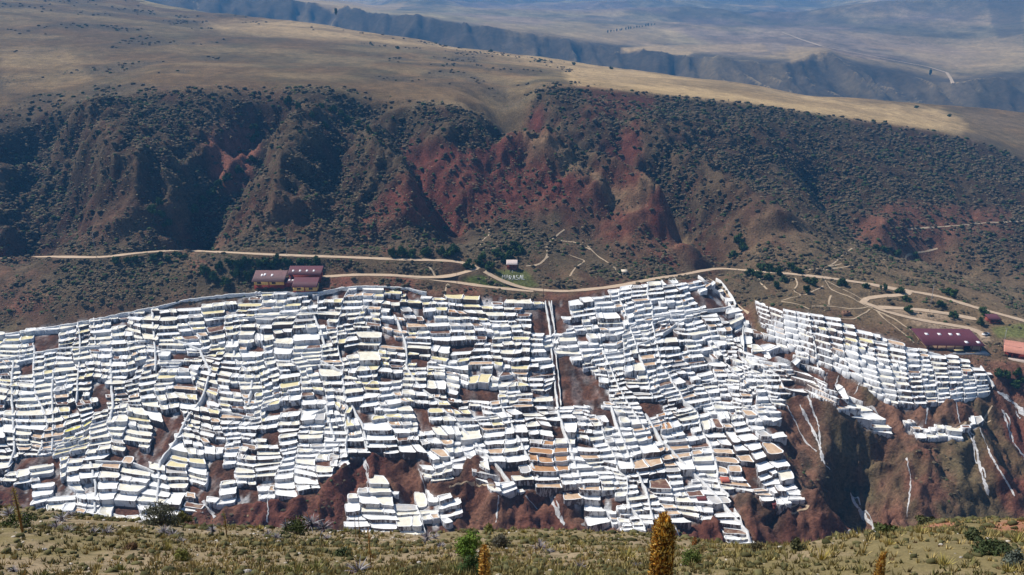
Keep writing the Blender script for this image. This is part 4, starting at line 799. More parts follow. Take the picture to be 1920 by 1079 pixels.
lumps('low_undergrowth', MID, np.stack([Xb, Yb, Zb], 1)[~big_], rad[~big_], colr[~big_] * 1.1, small=True)
# ---- single shrubs and small trees along the road and in the gullies
def leafy(name, size, h, n, c0, c1, seed, stems=5, leaf=.16, lean_=0.0, clump=9, parent=None, trunk_c=None):
    """crown of leaf-sized faces gathered in clumps round branching stems"""
    r = np.random.default_rng(seed); cl = r.normal(0, 1, (clump, 3)); cl /= np.linalg.norm(cl, axis=1)[:, None]; cl *= (.35 + .5 * r.random((clump, 1))); cl[:, 2] = np.abs(cl[:, 2]) * .9
    k = r.integers(0, clump, n); c = cl[k] * np.array([size, size, h]) * .75 + np.array([0, 0, h * .22]); d = r.normal(0, 1, (n, 3)); d /= np.linalg.norm(d, axis=1)[:, None]
    p = c + d * np.array([size, size, h * .8]) * (.34 * r.random((n, 1)) ** .4); p[:, 2] = np.maximum(p[:, 2], .02 * h)
    u = r.normal(0, 1, (n, 3)); u /= np.linalg.norm(u, axis=1)[:, None]; w2 = np.cross(u, d); w2 /= np.linalg.norm(w2, axis=1)[:, None] + 1e-6; s = leaf * (.6 + .8 * r.random((n, 1)))
    V = np.stack([p - u * s, p + w2 * s * .45, p + u * s, p - w2 * s * .45], 1).reshape(-1, 3); Q = np.arange(n * 4).reshape(-1, 4); t = r.random((n, 1)); tc = r.random((clump, 1))[k] * .5 + t * .5
    col = np.repeat(np.array(c0) * (1 - tc) + np.array(c1) * tc, 4, 0)
    me = mesh_np('foliage', V, quads=Q, mats=[M_LEAF], colors=col)
    mb = MB()
    for i in range(stems):
        e = cl[i % clump] * np.array([size, size, h]) * .7 + np.array([0, 0, h * .2]); m_ = e * .45 + np.array([0, 0, h * .05]); mb.tube([(0, 0, -.1 * h), m_, e], [h * .035, h * .02, h * .006], n=5)
    return me, mb
M_BARK = mat('bark', (.12, .08, .055), rough=1, var=.3, scale=6)
VAR = []
for s_ in range(5):
    me, mb = leafy('shrub', 1.0, 1.0, 420, (.018, .040, .010), (.060, .105, .028), 400 + s_, leaf=.15); VAR.append((me, mb.mesh('stem', [M_BARK])))
def put_shrub(px_, py_, wpx, hpx, label, group, y0=330, y1=900, name='shrub', i=0, cat='shrub', tint=None):
    X_, Y_, Z_ = [float(t_[0]) for t_ in MID.hit(px_, py_, y0, y1)]
    sl = math.hypot(Y_, Z_); w2 = wpx * sl / FPX / 2; h2 = hpx * sl / FPX * 1.05
    o = thing(name, (X_, Y_, Z_ - .1), label, cat, group, rz=random.uniform(0, 6.28)); o.scale = (w2, w2, h2)
    me, st_ = VAR[i % len(VAR)]; link('foliage' if cat != 'tree' else 'crown', me, o); link('stem' if cat != 'tree' else 'trunk', st_, o)
SH = [ # dark thicket behind and beside the lodge
 ([(410, 500), (428, 494), (446, 500), (462, 492), (480, 498), (497, 492), (512, 499), (440, 515), (462, 520), (425, 528), (400, 520), (385, 512), (475, 512), (520, 490), (540, 495), (566, 492), (578, 498), (592, 494)], 26, 17, 'dark green shrub in the dense thicket behind the yellow-walled lodge', 'thicket of shrubs behind the lodge'),
 ([(300, 478), (285, 482), (315, 484), (330, 476), (345, 480), (255, 484), (240, 486), (220, 488)], 20, 11, 'low dark shrub along the lower verge of the road, west part', 'low shrubs on the road verge'),
 ([(735, 478), (755, 476), (775, 478), (800, 474), (825, 474), (845, 476), (852, 470)], 30, 18, 'dark green bush in the row above the upper road near the junction', 'bushes above the upper road by the junction'),
 ([(880, 498), (900, 494), (920, 500), (905, 484), (945, 486), (960, 478), (975, 470), (930, 476), (950, 465), (965, 460)], 24, 15, 'dark green bush on the slope behind the little tin-roofed cabin', 'bushes behind the tin-roofed cabin'),
 ([(290, 395), (305, 405), (318, 420), (300, 380), (410, 345), (425, 335), (450, 320), (395, 360), (470, 300), (380, 375), (365, 395)], 24, 15, 'green bush growing down the deep gully of the red cliff', 'bushes in the gully by the red cliff'),
 ([(478, 240), (482, 252), (475, 262)], 18, 14, 'bright green shrub at the head of the gully by the red cliff', 'bright shrubs at the gully head'),
 ([(640, 215), (655, 225), (670, 235), (625, 205), (690, 245), (600, 200), (585, 215), (610, 235), (560, 200), (540, 190)], 20, 13, 'dark bush on the shaded upper slope below the plateau rim', 'dark bushes under the plateau rim'),
 ([(1390, 465), (1375, 480), (1385, 450), (1430, 500), (1445, 505), (1460, 510), (1480, 500), (1500, 508)], 26, 16, 'dark bush on the slope at the road bend', 'bushes at the road bend'),
 ([(1440, 520), (1455, 535), (1470, 525), (1420, 515), (1405, 512), (1510, 525), (1525, 530), (1512, 545)], 22, 14, 'dark green bush below the road, east of the ravine head', 'bushes below the road east of the ravine'),
 ([(1580, 531), (1625, 535), (1690, 545), (1655, 540), (1700, 560), (1785, 592), (1765, 570), (1845, 585), (1838, 604), (1705, 580)], 22, 13, 'round green bush between the branching dirt tracks', 'round bushes between the dirt tracks'),
 ([(1660, 468), (1680, 475), (1715, 478), (1640, 465), (1778, 545), (1790, 550)], 24, 12, 'green bush in the shaded valley floor beyond the tracks', 'bushes on the valley floor'),
 ([(1885, 705), (1905, 700), (1900, 720), (1915, 715), (1872, 700)], 24, 15, 'green bush on the bank by the salmon-roofed building', 'bushes by the salmon-roofed building')]
k_ = 0
for pts, w0, h0, lb, gp in SH:
    for j_, p in enumerate(sorted(pts)):
        put_shrub(p[0] + random.uniform(-2, 2), p[1] + 5, w0 * random.uniform(.8, 1.25), h0 * random.uniform(.85, 1.2), f'{ORD[j_]} from the left of the {gp}', gp, i=k_); k_ += 1
# far trees
me_t, mb_t = leafy('tree', .42, 1.0, 260, (.02, .04, .015), (.045, .075, .03), 77, leaf=.13, stems=3); trunk_t = mb_t.mesh('trunk', [M_BARK])
def far_tree(px_, py_, hpx, label, group=None, P=FAR, y0=1600):
    X_, Y_, Z_ = [float(t_[0]) for t_ in P.hit(px_, py_, y0)]; sl = math.hypot(Y_, Z_); s_ = hpx * sl / FPX
    o = thing('tree', (X_, Y_, Z_ - .5), label, 'tree', group, rz=random.uniform(0, 6)); o.scale = (s_ * .8, s_ * .8, s_); link('crown', me_t, o); link('trunk', trunk_t, o)
for i in range(17): far_tree(1140 + i * 5.4 + random.uniform(-1, 1), 62 - i * .9, random.uniform(4, 6.5), f'{ORD[i]} from the left of the small dark trees lining the far plain', 'row of trees on the far plain')
far_tree(631, 27, 13, 'lone dark tree standing on the hazy plateau at the top of the picture', P=MID, y0=1200)
far_tree(1745, 141, 12, 'lone thin tree below the pale far road', y0=1600)
for i, (x_, y_) in enumerate([(1010, 117), (745, 92), (920, 98), (1075, 122), (1145, 130), (1638, 229), (1718, 203), (1780, 219), (1660, 231)]):
    put_shrub(x_, y_, 12, 5, f'isolated dark bush dotting the straw field, {ORD[i]} of those scattered there', 'isolated bushes on the plateau field', y0=700, y1=1500, i=i)
# ------------------------------------------------------------------ near slope: tufts, cushions, stones
def fg_pts(n, q0=9.5, q1=108, dens=None):
    a_ = rng.uniform(-.95, .95, n * 3); Y_ = np.exp(rng.uniform(math.log(q0), math.log(q1), n * 3)); X_ = a_ * Y_
    c = .62 + 1.1 * fbm(X_ / 4, Y_ / 4, 311, 3) + .3 * sstep(X_ / Y_, -.2, .2) if dens is None else dens(X_, Y_); k = rng.random(n * 3) < c; X_, Y_ = X_[k][:n], Y_[k][:n]
    return X_, Y_, FG.z_at(X_, Y_)
def tufts(name, n, nb, hgt, c0, c1, seed, spread=.5, wid=.022, **kw):
    X_, Y_, Z_ = fg_pts(n, **kw); n = len(X_); far = np.clip(Y_ / 22, .8, 3.2)
    h = hgt * (.5 + .9 * rng.random(n)) * (.75 + .25 * far); th = rng.random((n, nb)) * 6.283; sp = rng.random((n, nb)) ** .6 * spread
    bx = X_[:, None] + np.cos(th) * sp * h[:, None] * .25; by = Y_[:, None] + np.sin(th) * sp * h[:, None] * .25
    tx = X_[:, None] + np.cos(th) * (sp + .15) * h[:, None]; ty = Y_[:, None] + np.sin(th) * (sp + .15) * h[:, None]; tz = Z_[:, None] + h[:, None] * (1 - sp * .55) * (.7 + .5 * rng.random((n, nb)))
    wv = wid * far[:, None] * (.7 + .6 * rng.random((n, nb))); ph = rng.random((n, nb)) * 6.283
    V = np.stack([np.stack([bx - np.cos(ph) * wv, by - np.sin(ph) * wv, Z_[:, None] - .03 + 0 * bx], -1), np.stack([bx + np.cos(ph) * wv, by + np.sin(ph) * wv, Z_[:, None] - .03 + 0 * bx], -1), np.stack([tx, ty, tz], -1)], 2).reshape(-1, 3)
    T = np.arange(len(V)).reshape(-1, 3); t = np.clip(.5 + 1.3 * fbm(X_ / 4, Y_ / 4, seed, 2) + .3 * (rng.random(n) - .5), 0, 1); cc = (np.array(c0)[None] * (1 - t[:, None]) + np.array(c1)[None] * t[:, None]); cc = np.repeat(cc[:, None] * (.8 + .5 * rng.random((n, nb, 1))), 3, 1).reshape(-1, 3) if False else np.repeat((cc[:, None, :] * (.75 + .5 * rng.random((n, nb, 1)))).reshape(-1, 3), 3, 0)
    link(name, mesh_np(name, V, tris=T, mats=[M_LEAF], colors=cc), kind='stuff')
tufts('dry_grass', 8500, 11, .13, (.42, .32, .13), (.29, .24, .10), 321, spread=.8)
tufts('green_grass', 6000, 11, .11, (.13, .12, .045), (.22, .185, .07), 322, spread=.9)
tufts('brown_grass', 2200, 10, .10, (.20, .12, .06), (.14, .11, .05), 323, spread=.9)
tufts('tussock_grass', 240, 50, .22, (.42, .33, .10), (.22, .22, .07), 324, spread=.9, wid=.016)
X_, Y_, Z_ = fg_pts(6500); rad = (.035 + .10 * rng.random(len(X_)) ** 2) * np.clip(Y_ / 22, .7, 3); t_ = rng.random((len(X_), 1))
lumps('low_undergrowth', FG, np.stack([X_, Y_, Z_], 1), rad, np.array((.05, .05, .022)) * (1 - t_) + np.array((.13, .12, .055)) * t_, jit=.5, flat=.7)
X_, Y_, Z_ = fg_pts(1500, dens=lambda x, y: .9 - .6 * sstep(x / y, -.2, .3)); rad = (.018 + .05 * rng.random(len(X_)) ** 3) * np.clip(Y_ / 20, .7, 2.5); t_ = rng.random((len(X_), 1))
lumps('gravel', FG, np.stack([X_, Y_, Z_], 1), rad, np.array((.34, .29, .23)) * (1 - t_) + np.array((.55, .50, .43)) * t_, jit=.25, flat=.5)
# ---- spiky rosettes
M_ROS = mat('rosette_leaves', (1, 1, 1), rough=.6, var=.25, scale=8, attr='albedo', spec=.4)
def rosette_mesh(seed, nl=54):
    r = random.Random(seed); V = []; T = []; C_ = []
    for i in range(nl):
        th = r.uniform(0, 6.283); el = r.uniform(.05, 1.35); Lg = r.uniform(.6, 1.0); wd = r.uniform(.045, .07); droop = r.uniform(.1, .5); base = len(V)
        d = np.array([math.cos(th), math.sin(th), 0.0]); s = np.array([-math.sin(th), math.cos(th), 0.0]); c = r.choice([(.16, .14, .15), (.22, .20, .21), (.10, .075, .08), (.14, .10, .12), (.34, .33, .33)])
        for k in range(4):
            t = k / 3; p = d * (Lg * t * math.cos(el * (1 - .2 * t))) + np.array([0, 0, Lg * t * math.sin(el) - droop * t * t * Lg + .08]); w2 = wd * (1 - t) * (1 if k else .8)
            if k < 3: V += [p - s * w2, p + s * w2]; C_ += [c, c]
            else: V.append(p); C_.append(tuple(min(1, x * 1.5) for x in c))
        T += [(base, base + 1, base + 3), (base, base + 3, base + 2), (base + 2, base + 3, base + 5), (base + 2, base + 5, base + 4), (base + 4, base + 5, base + 6)]
    return mesh_np('leaf_rosette', np.array(V), tris=T, mats=[M_ROS], colors=np.array(C_))
ROSM = [rosette_mesh(s) for s in range(5)]
def fg_hit(px_, py_): X_, Y_, Z_ = FG.hit(px_, py_, 3); return float(X_[0]), float(Y_[0]), float(Z_[0])
ROS = [(18, 968, 46, 'dark spiky rosette plant at the very corner of the slope crest'), (44, 975, 34, 'second dark spiky plant along the crest from the corner'), (116, 978, 46, 'grey-leaved spiky plant beside the green shrub on the crest'), (132, 968, 30, 'small purplish spiky plant at the crest behind the grey one'), (106, 992, 40, 'purplish spiky plant below the crest, under the long brown pit'), (128, 997, 34, 'silver-edged spiky plant touching the purplish one'), (176, 1000, 30, 'small dark spiky plant on the bare dust'), (199, 1001, 40, 'rusty and silver spiky plant on the bare dust'), (308, 1000, 40, 'silvery spiky plant in front of the olive bush'), (325, 1006, 36, 'larger silvery spiky plant in front of the olive bush'), (340, 1016, 26, 'pale tipped spiky plant trailing down from the silvery pair'),
 (398, 985, 26, 'small dark spiky plant on the crest under the brown cliff'), (502, 1005, 30, 'dark spiky plant beside a pale curled leaf'), (518, 1010, 34, 'purplish spiky plant with curled leaves'), (535, 978, 30, 'spiky plant on the crest at the start of the big clump'), (560, 985, 46, 'grey spiky plant in the middle of the big clump'), (583, 975, 50, 'tallest grey spiky plant of the big clump'), (606, 982, 44, 'spiky plant at the end of the big clump'), (612, 1012, 28, 'small bright silver spiky plant under the big clump'),
 (800, 1000, 34, 'dark spiky plant on the crest below the stair of pans'), (815, 1010, 30, 'brownish spiky plant just under the crest below the stair of pans'), (826, 1026, 28, 'reddish spiky plant next to the green bush'), (1012, 1030, 46, 'dark purple spiky plant alone on the slope under a thin stalk'), (1030, 1036, 28, 'small grey spiky plant touching the dark purple one'), (672, 1074, 62, 'large dark spiky plant cut by the lower edge of the picture'), (1088, 1068, 40, 'pale green spiky plant at the lower edge'), (25, 1072, 36, 'grey spiky plant at the lower corner'), (1195, 1062, 26, 'small grey spiky plant beside the great golden spike')]
for i, (x_, y_, wpx, lb) in enumerate(ROS):
    X_, Y_, Z_ = fg_hit(x_, y_); s_ = wpx * math.hypot(Y_, Z_) / FPX / 2 * 1.15
    o = thing('spiky_plant', (X_, Y_, Z_ - .03), lb, 'spiky plant', 'spiky rosette plants on the near slope', rz=random.uniform(0, 6)); o.scale = (s_, s_, s_); link('leaf_rosette', ROSM[i % 5], o)
    mb = MB(); mb.tube([(0, 0, -.2), (.02, 0, .12)], [.10, .07], n=6); link('caudex', mb.mesh('caudex', [M_BARK]), o)
# ---- bushes on the near slope
BUSH = [(877, 1046, 66, 64, 'feathery bright green bush rising above the slope crest', (.06, .12, .015), (.20, .28, .05), .035, 3200), (884, 1085, 70, 46, 'dark green bush at the lower edge beside the small golden spike', (.02, .045, .012), (.06, .10, .03), .03, 2600), (300, 985, 92, 46, 'rounded olive-grey bush on the crest with fine twigs', (.06, .065, .04), (.14, .14, .085), .03, 3600), (345, 985, 40, 32, 'yellow-green bush beside the rounded olive-grey one', (.07, .07, .015), (.16, .14, .04), .035, 1200),
 (938, 1028, 44, 34, 'wispy grey bush beside the feathery green one', (.07, .07, .055), (.15, .14, .11), .028, 1000), (38, 990, 86, 26, 'low deep green bush under the dark spiky plants', (.02, .04, .01), (.07, .09, .02), .03, 1800), (556, 992, 90, 30, 'low dark green bush among the big spiky clump', (.025, .04, .012), (.08, .09, .03), .03, 2000), (1295, 1060, 60, 40, 'pale green bush behind the great golden spike', (.06, .09, .02), (.15, .19, .05), .03, 1500), (915, 1000, 30, 20, 'small yellow-green bush on the crest', (.08, .09, .02), (.2, .2, .05), .03, 700),
 (1822, 1012, 44, 24, 'dark shrub on the flank of the far mound', (.03, .045, .02), (.08, .09, .04), .05, 900), (1862, 1040, 90, 30, 'wide dark green shrub patch low on the mound', (.03, .045, .02), (.07, .09, .035), .045, 1700), (1900, 1060, 60, 34, 'blue-grey shrub at the lower edge of the mound', (.06, .075, .06), (.13, .15, .12), .04, 1200), (1495, 1020, 40, 20, 'dusky bush on the crest near the salt stream', (.05, .055, .025), (.12, .11, .05), .04, 800), (1418, 1036, 36, 22, 'grey-brown bush on the crest by the white stepped column', (.06, .055, .03), (.13, .11, .06), .03, 900),
 (345, 1050, 46, 24, 'yellow and green tussock in the middle of the lower slope', (.10, .12, .02), (.30, .27, .08), .03, 1200), (640, 1044, 50, 20, 'dark green cushion shrub below the small silver plant', (.03, .05, .02), (.09, .10, .04), .03, 1000), (246, 1030, 36, 16, 'rust-brown cushion shrub on the dusty slope', (.10, .055, .03), (.17, .10, .05), .03, 900), (1735, 985, 60, 16, 'dark scrubby fringe on the crest beside the gorge', (.04, .05, .02), (.10, .10, .04), .06, 1200), (1660, 1000, 60, 18, 'green bushy fringe where the crest meets the salt stream', (.05, .07, .02), (.12, .13, .05), .05, 1200)]
for i, (x_, y_, wpx, hpx, lb, c0, c1, lf, n_) in enumerate(BUSH):
    X_, Y_, Z_ = fg_hit(x_, min(y_, 1078)); dist = math.hypot(Y_, Z_); s_ = wpx * dist / FPX / 2; h_ = hpx * dist / FPX
    me, mb = leafy('bush', s_, h_, n_, c0, c1, 500 + i, stems=8, leaf=lf * (dist / 30) * 1.2, clump=14)
    o = thing('bush', (X_, Y_, Z_ - (.02 if y_ < 1079 else (y_ - 1078) * dist / FPX)), lb, 'bush'); link('foliage', me, o); link('stem', mb.mesh('stem', [M_BARK]), o)
# ---- golden flower spikes
M_STALK = mat('flower_stalk', (.22, .12, .04), rough=.8, var=.3, scale=9)
def spike(name, px_, py_top, dist, wpx, label, n_, seed, hpx=None, cols=((.62, .33, .05), (.30, .11, .015), (.80, .55, .16)), taper=.25, foot=None):
    a_, v_ = ray(px_, py_top); Yd = dist / math.sqrt(1 + float(a_) ** 2 + float(v_) ** 2); Xd = float(a_) * Yd; Zt = -float(v_) * Yd; Zg = float(FG.z_at(Xd, Yd)); H = Zt - Zg
    R_ = wpx * dist / FPX / 2; r = np.random.default_rng(seed); o = thing(name, (Xd, Yd, Zg), label, 'flower spike'); hb_ = H * (.45 if foot is None else foot)
    mb = MB(); mb.tube([(0, 0, -.1), (.01, 0, H * .5), (0, 0, H * .985)], [R_ * .32, R_ * .28, R_ * .08], n=8); link('stalk', mb.mesh('stalk', [M_STALK]), o)
    z = r.uniform(hb_, H, n_); top = np.clip((H - z) / (R_ * 1.3), 0, 1) ** .5; rr_ = R_ * (.72 + .28 * r.random(n_)) * (top * (1 - taper * (z - hb_) / (H - hb_))); th = r.uniform(0, 6.283, n_)
    d = np.stack([np.cos(th), np.sin(th), np.zeros(n_)], 1); s_ = np.stack([-np.sin(th), np.cos(th), np.zeros(n_)], 1); L_ = R_ * r.uniform(.25, .75, (n_, 1)); up = np.array([0, 0, 1.0]); sw = r.uniform(-.5, .5, (n_, 1))
    b_ = d * (rr_ * .55)[:, None] + up * z[:, None]; m_ = d * rr_[:, None] + up * (z[:, None] + L_ * .25) + s_ * sw * L_ * .5; t_ = d * (rr_[:, None] + L_ * .25 * r.uniform(-.6, 1.2, (n_, 1))) + up * (z[:, None] + L_ * r.uniform(.3, 1.0, (n_, 1))) + s_ * sw * L_; wv = R_ * .07
    V = np.stack([b_ - s_ * wv, b_ + s_ * wv, m_ + s_ * wv * 1.1, m_ - s_ * wv * 1.1, t_], 1).reshape(-1, 3); i5 = np.arange(n_)[:, None] * 5; Q = i5 + np.array([[0, 1, 2, 3]]); T = i5 + np.array([[3, 2, 4]])
    cc = np.array(cols)[r.integers(0, len(cols), n_)] * r.uniform(.7, 1.2, (n_, 1)); link('flower_head', mesh_np('flower_head', V, quads=Q, tris=T, mats=[M_LEAF], colors=np.repeat(cc, 5, 0)), o, kind='stuff')
    return o
spike('flower_spike', 1246, 970, 5.4, 46, 'great golden-brown flower spike standing before the white pans', 3600, 61, taper=.05, foot=.35)
spike('flower_spike', 908, 1024, 8.5, 26, 'small fuzzy golden flower spike beside the dark green bush', 900, 62, foot=.4)
spike('flower_spike', 1655, 1040, 7.5, 30, 'rust-gold flower spike at the lower edge below the mound', 1000, 63, taper=.6, foot=.4)
spike('flower_spike', 690, 990, 16, 6, 'thin leaning orange flower stalk on the near slope', 260, 64, cols=((.45, .2, .03), (.3, .12, .02)), foot=.3)
spike('flower_spike', 1004, 988, 22, 3.4, 'very thin orange stalk above the dark purple spiky plant', 60, 65, cols=((.4, .25, .05), (.3, .2, .04)), foot=.2)
spike('flower_spike', 24, 915, 24, 12, 'yellow-green flower stalk rising at the slope corner', 260, 66, cols=((.28, .22, .05), (.2, .15, .04)), foot=.3)
spike('flower_spike', 596, 935, 30, 4, 'reddish stalk above the big spiky clump', 120, 67, cols=((.3, .1, .04), (.2, .08, .03)), foot=.2)
spike('flower_spike', 664, 966, 30, 4, 'dark stalk in front of the white ledge, first of two', 120, 68, cols=((.08, .08, .04), (.12, .12, .05)), foot=.2)
spike('flower_spike', 671, 960, 30, 4, 'greenish stalk in front of the white ledge, second of two', 120, 69, cols=((.12, .16, .05), (.08, .1, .04)), foot=.2)
spike('flower_spike', 419, 958, 30, 7, 'short yellow stalk on the crest under the brown cliff', 140, 70, cols=((.3, .22, .05), (.2, .14, .04)), foot=.3)
spike('flower_spike', 1303, 1008, 30, 12, 'rust-brown dry stalk on the crest by the dark cliff', 200, 71, cols=((.2, .07, .02), (.3, .12, .03)), foot=.2)
# ---- loose stones on the near slope
M_STONE = mat('pale_stone', (.36, .33, .30), rough=.95, var=.25, scale=9, bump=.02)
for i, (x_, y_, wpx, lb) in enumerate([(148, 968, 14, 'grey boulder on the crest above the bare dust'), (262, 981, 14, 'flat pale stone beside the olive bush'), (82, 1033, 14, 'flat pale slab stone on the dusty slope'), (522, 1018, 12, 'pale stone at the foot of the curled spiky plant'), (463, 1075, 20, 'pale curved stone at the lower edge'), (950, 1030, 7, 'small white stone beside the wispy grey bush'), (640, 1022, 9, 'small flat stone below the big spiky clump'), (785, 1056, 9, 'white pebble on the grassy slope'), (1855, 1012, 12, 'flat pale stone on the far mound'), (1802, 1046, 7, 'small round pale stone low on the mound')]):
    X_, Y_, Z_ = fg_hit(x_, y_); s_ = wpx * math.hypot(Y_, Z_) / FPX / 2; J = 1 + .25 * (rng.random(12) - .5); V = ICO_V * J[:, None] * s_ * np.array([1.1, .8, .5])
    link('stone', mesh_np('stone', V, tris=ICO_F, mats=[M_STONE], smooth=False), loc=(X_, Y_, Z_ + s_ * .2), label=lb, cat='stone')
# ------------------------------------------------------------------ buildings
M_ROOF = mat('burgundy_sheet_roof', (.10, .022, .034), rough=.7, var=.12, scale=.6, var2=.1, scale2=3, spec=.4)
M_ROOFB = mat('faded_brown_roof', (.15, .075, .075), rough=.7, var=.2, scale=.5, spec=.3)
M_YEL = mat('ochre_plaster', (.62, .40, .13), rough=.9, var=.12, scale=1)
M_REDW = mat('dark_red_dado', (.20, .028, .018), rough=.85, var=.15, scale=1)
M_TAN = mat('adobe_wall', (.42, .27, .17), rough=.95, var=.2, scale=1.2)
M_GLASS = mat('dark_window_glass', (.03, .03, .035), rough=.2, var=.05)
M_SKYL = mat('translucent_roof_sheet', (.80, .76, .76), rough=.5, var=.05)
M_WOOD = mat('weathered_timber', (.13, .075, .045), rough=.9, var=.2, scale=3)
M_TIN = mat('pale_tin_roof', (.62, .50, .45), rough=.4, var=.12, scale=1, metallic=.0, spec=.5)
M_SALM = mat('salmon_roof', (.55, .24, .17), rough=.8, var=.15, scale=1)
M_WHITE = mat('white_paint', (.8, .8, .8), rough=.7, var=.06)
M_CONC = mat('grey_concrete', (.34, .33, .33), rough=.95, var=.2, scale=1)
M_DARK = mat('dark_cloth', (.02, .02, .03), rough=.9, var=.1)
def at(px_, py_, y0=250, y1=700, P=None): X_, Y_, Z_ = (P or MID).hit(px_, py_, y0, y1); return Vector((float(X_[0]), float(Y_[0]), float(Z_[0])))
def roof_sheet(parent, x0, x1, y0, z0, y1, z1, m, name='roof', th=.18, ribs=True, skew=0.0):
    """sloping corrugated sheet from the eave (y0, z0) to the ridge (y1, z1)"""
    mb = MB(); n = max(2, int((x1 - x0) / .9)) if ribs else 1; xs = np.linspace(x0, x1, n * 2 + 1 if ribs else 2)
    V = []
    for i, x in enumerate(xs):
        dz_ = .10 if ribs and i % 2 else 0; V += [(x, y0, z0 + dz_), (x + skew, y1, z1 + dz_), (x, y0, z0 - th), (x + skew, y1, z1 - th)]
    q = []
    for i in range(len(xs) - 1): a_ = 4 * i; b_ = a_ + 4; q += [(a_, b_, b_ + 1, a_ + 1), (a_ + 2, a_ + 3, b_ + 3, b_ + 2), (a_, a_ + 2, b_ + 2, b_), (a_ + 1, b_ + 1, b_ + 3, a_ + 3)]
    q += [(0, 1, 3, 2), (4 * len(xs) - 4, 4 * len(xs) - 2, 4 * len(xs) - 1, 4 * len(xs) - 3)]; mb.add(V, q=q); return mb.obj(name, m, parent)
def skylight(parent, x, t, y0, z0, y1, z1, w2=.8, l2=.10, lift=.16, skew=0.0):
    p = lambda s: (y0 + (y1 - y0) * s, z0 + (z1 - z0) * s + lift); a_, b_ = p(t - l2), p(t + l2); mb = MB(); k0, k1 = skew * (t - l2), skew * (t + l2)
    mb.add([(x - w2 + k0, a_[0], a_[1]), (x + w2 + k0, a_[0], a_[1]), (x + w2 + k1, b_[0], b_[1]), (x - w2 + k1, b_[0], b_[1])] + [(x - w2 + k0, a_[0], a_[1] - .1), (x + w2 + k0, a_[0], a_[1] - .1), (x + w2 + k1, b_[0], b_[1] - .1), (x - w2 + k1, b_[0], b_[1] - .1)], q=[(0, 1, 2, 3), (0, 4, 5, 1), (1, 5, 6, 2), (2, 6, 7, 3), (3, 7, 4, 0)]); mb.obj('skylight', M_SKYL, parent)
def window(parent, x, y, z, w2, h2):
    mb = MB(); mb.box(x - w2 - .12, x + w2 + .12, y - .10, y - .005, z - h2 - .1, z - h2); mb.box(x - w2 - .12, x + w2 + .12, y - .10, y - .005, z + h2, z + h2 + .1); mb.box(x - w2 - .12, x - w2, y - .10, y - .005, z - h2, z + h2); mb.box(x + w2, x + w2 + .12, y - .10, y - .005, z - h2, z + h2); mb.box(x - .05, x + .05, y - .08, y - .02, z - h2, z + h2)
    f = mb.obj('window', M_WOOD, parent); g = MB(); g.box(x - w2, x + w2, y - .05, y - .012, z - h2, z + h2); g.obj('pane', M_GLASS, f)
# lodge: scale from the slope it stands on
B = at(536, 545, 380, 460); B.z -= 1.2; u = B.y * math.sqrt(1 + (B.z / B.y) ** 2) / FPX     # metres per photograph pixel
lodge = thing('lodge', B, 'long lodge with ochre walls, dark red base and maroon roofs above the terraces', 'building')
W_ = lambda name, x0, x1, y0, y1, z0, z1, m: (lambda mb: (mb.box(x0, x1, y0, y1, z0, z1), mb.obj(name, m, lodge)))(MB())
f0 = -60 * u; f1 = -4 * u; zf = 2.9; dp = 50 * u          # west wing
W_('wall', f0, f1, 1.5, dp * .62, zf + .9, zf + 3.2, M_YEL); W_('dado', f0 - .1, f1 + .1, 1.4, dp * .62 + .1, -2, zf + .9, M_REDW)
roof_sheet(lodge, f0 - 1, f1 + .6, .5, zf + 3.2, dp * .66, zf + 6.9, M_ROOFB)
for xk in (f0 + 9.5 * u, f0 + 37 * u): window(lodge, xk, 1.5, zf + 2.1, 1.0, .55)
mbp = MB(); mbp.box((f0 + f1) / 2 - .3, (f0 + f1) / 2 + .3, 1.3, 1.45, zf - 1, zf + 3.1); mbp.obj('pilaster', M_REDW, lodge)
for xk, t in ((f0 + 12 * u, .55), (f0 + 31 * u, .55), (f0 + 17 * u, .6)): skylight(lodge, xk, t, .5, zf + 3.2, dp * .66, zf + 6.9, w2=.55)
g0, g1 = 16 * u, 60 * u                                   # east wing, lower and nearer
W_('wall', g0, g1, -2.5, 3.5, .4 + 1.2, 4.2, M_YEL); W_('dado', g0 - .1, g1 + .1, -2.6, 3.6, -4, 1.6, M_REDW)
roof_sheet(lodge, g0 - .5, g1 + .5, -3.4, 4.2, 4.2, 7.4, M_ROOF)
for xk in (g0 + 11 * u, g0 + 33 * u): window(lodge, xk, -2.5, 3.0, .95, .5)
mbp = MB(); mbp.box(g0 + 22 * u - .3, g0 + 22 * u + .3, -2.7, -2.55, 0, 4.1); mbp.obj('pilaster', M_REDW, lodge)
W_('rear_wall', 2 * u, g1 + .4, 6.2, 11.5, 1, 8.6, M_REDW)    # upper rear range
roof_sheet(lodge, 0 * u, g1 + 1.2, 5.2, 8.7, 12.2, 11.6, M_ROOF)
for k in range(4): skylight(lodge, 9 * u + k * 13 * u, .42, 5.2, 8.7, 12.2, 11.6, w2=.5)
W_('link_wall', -3.5 * u, 15.5 * u, 2.2, 6.0, 1.5, 5.2, M_REDW); roof_sheet(lodge, -3.6 * u, 16 * u, 1.0, 5.0, 6.0, 6.8, M_ROOF)
for k in range(2): skylight(lodge, 5 * u + k * 6.5 * u, .5, 1.0, 5.0, 6.0, 6.8, w2=.6)
W_('terrace_slab', f0, g1 + 1, -3.2, 1.3, -1.6, -.3, M_CONC)
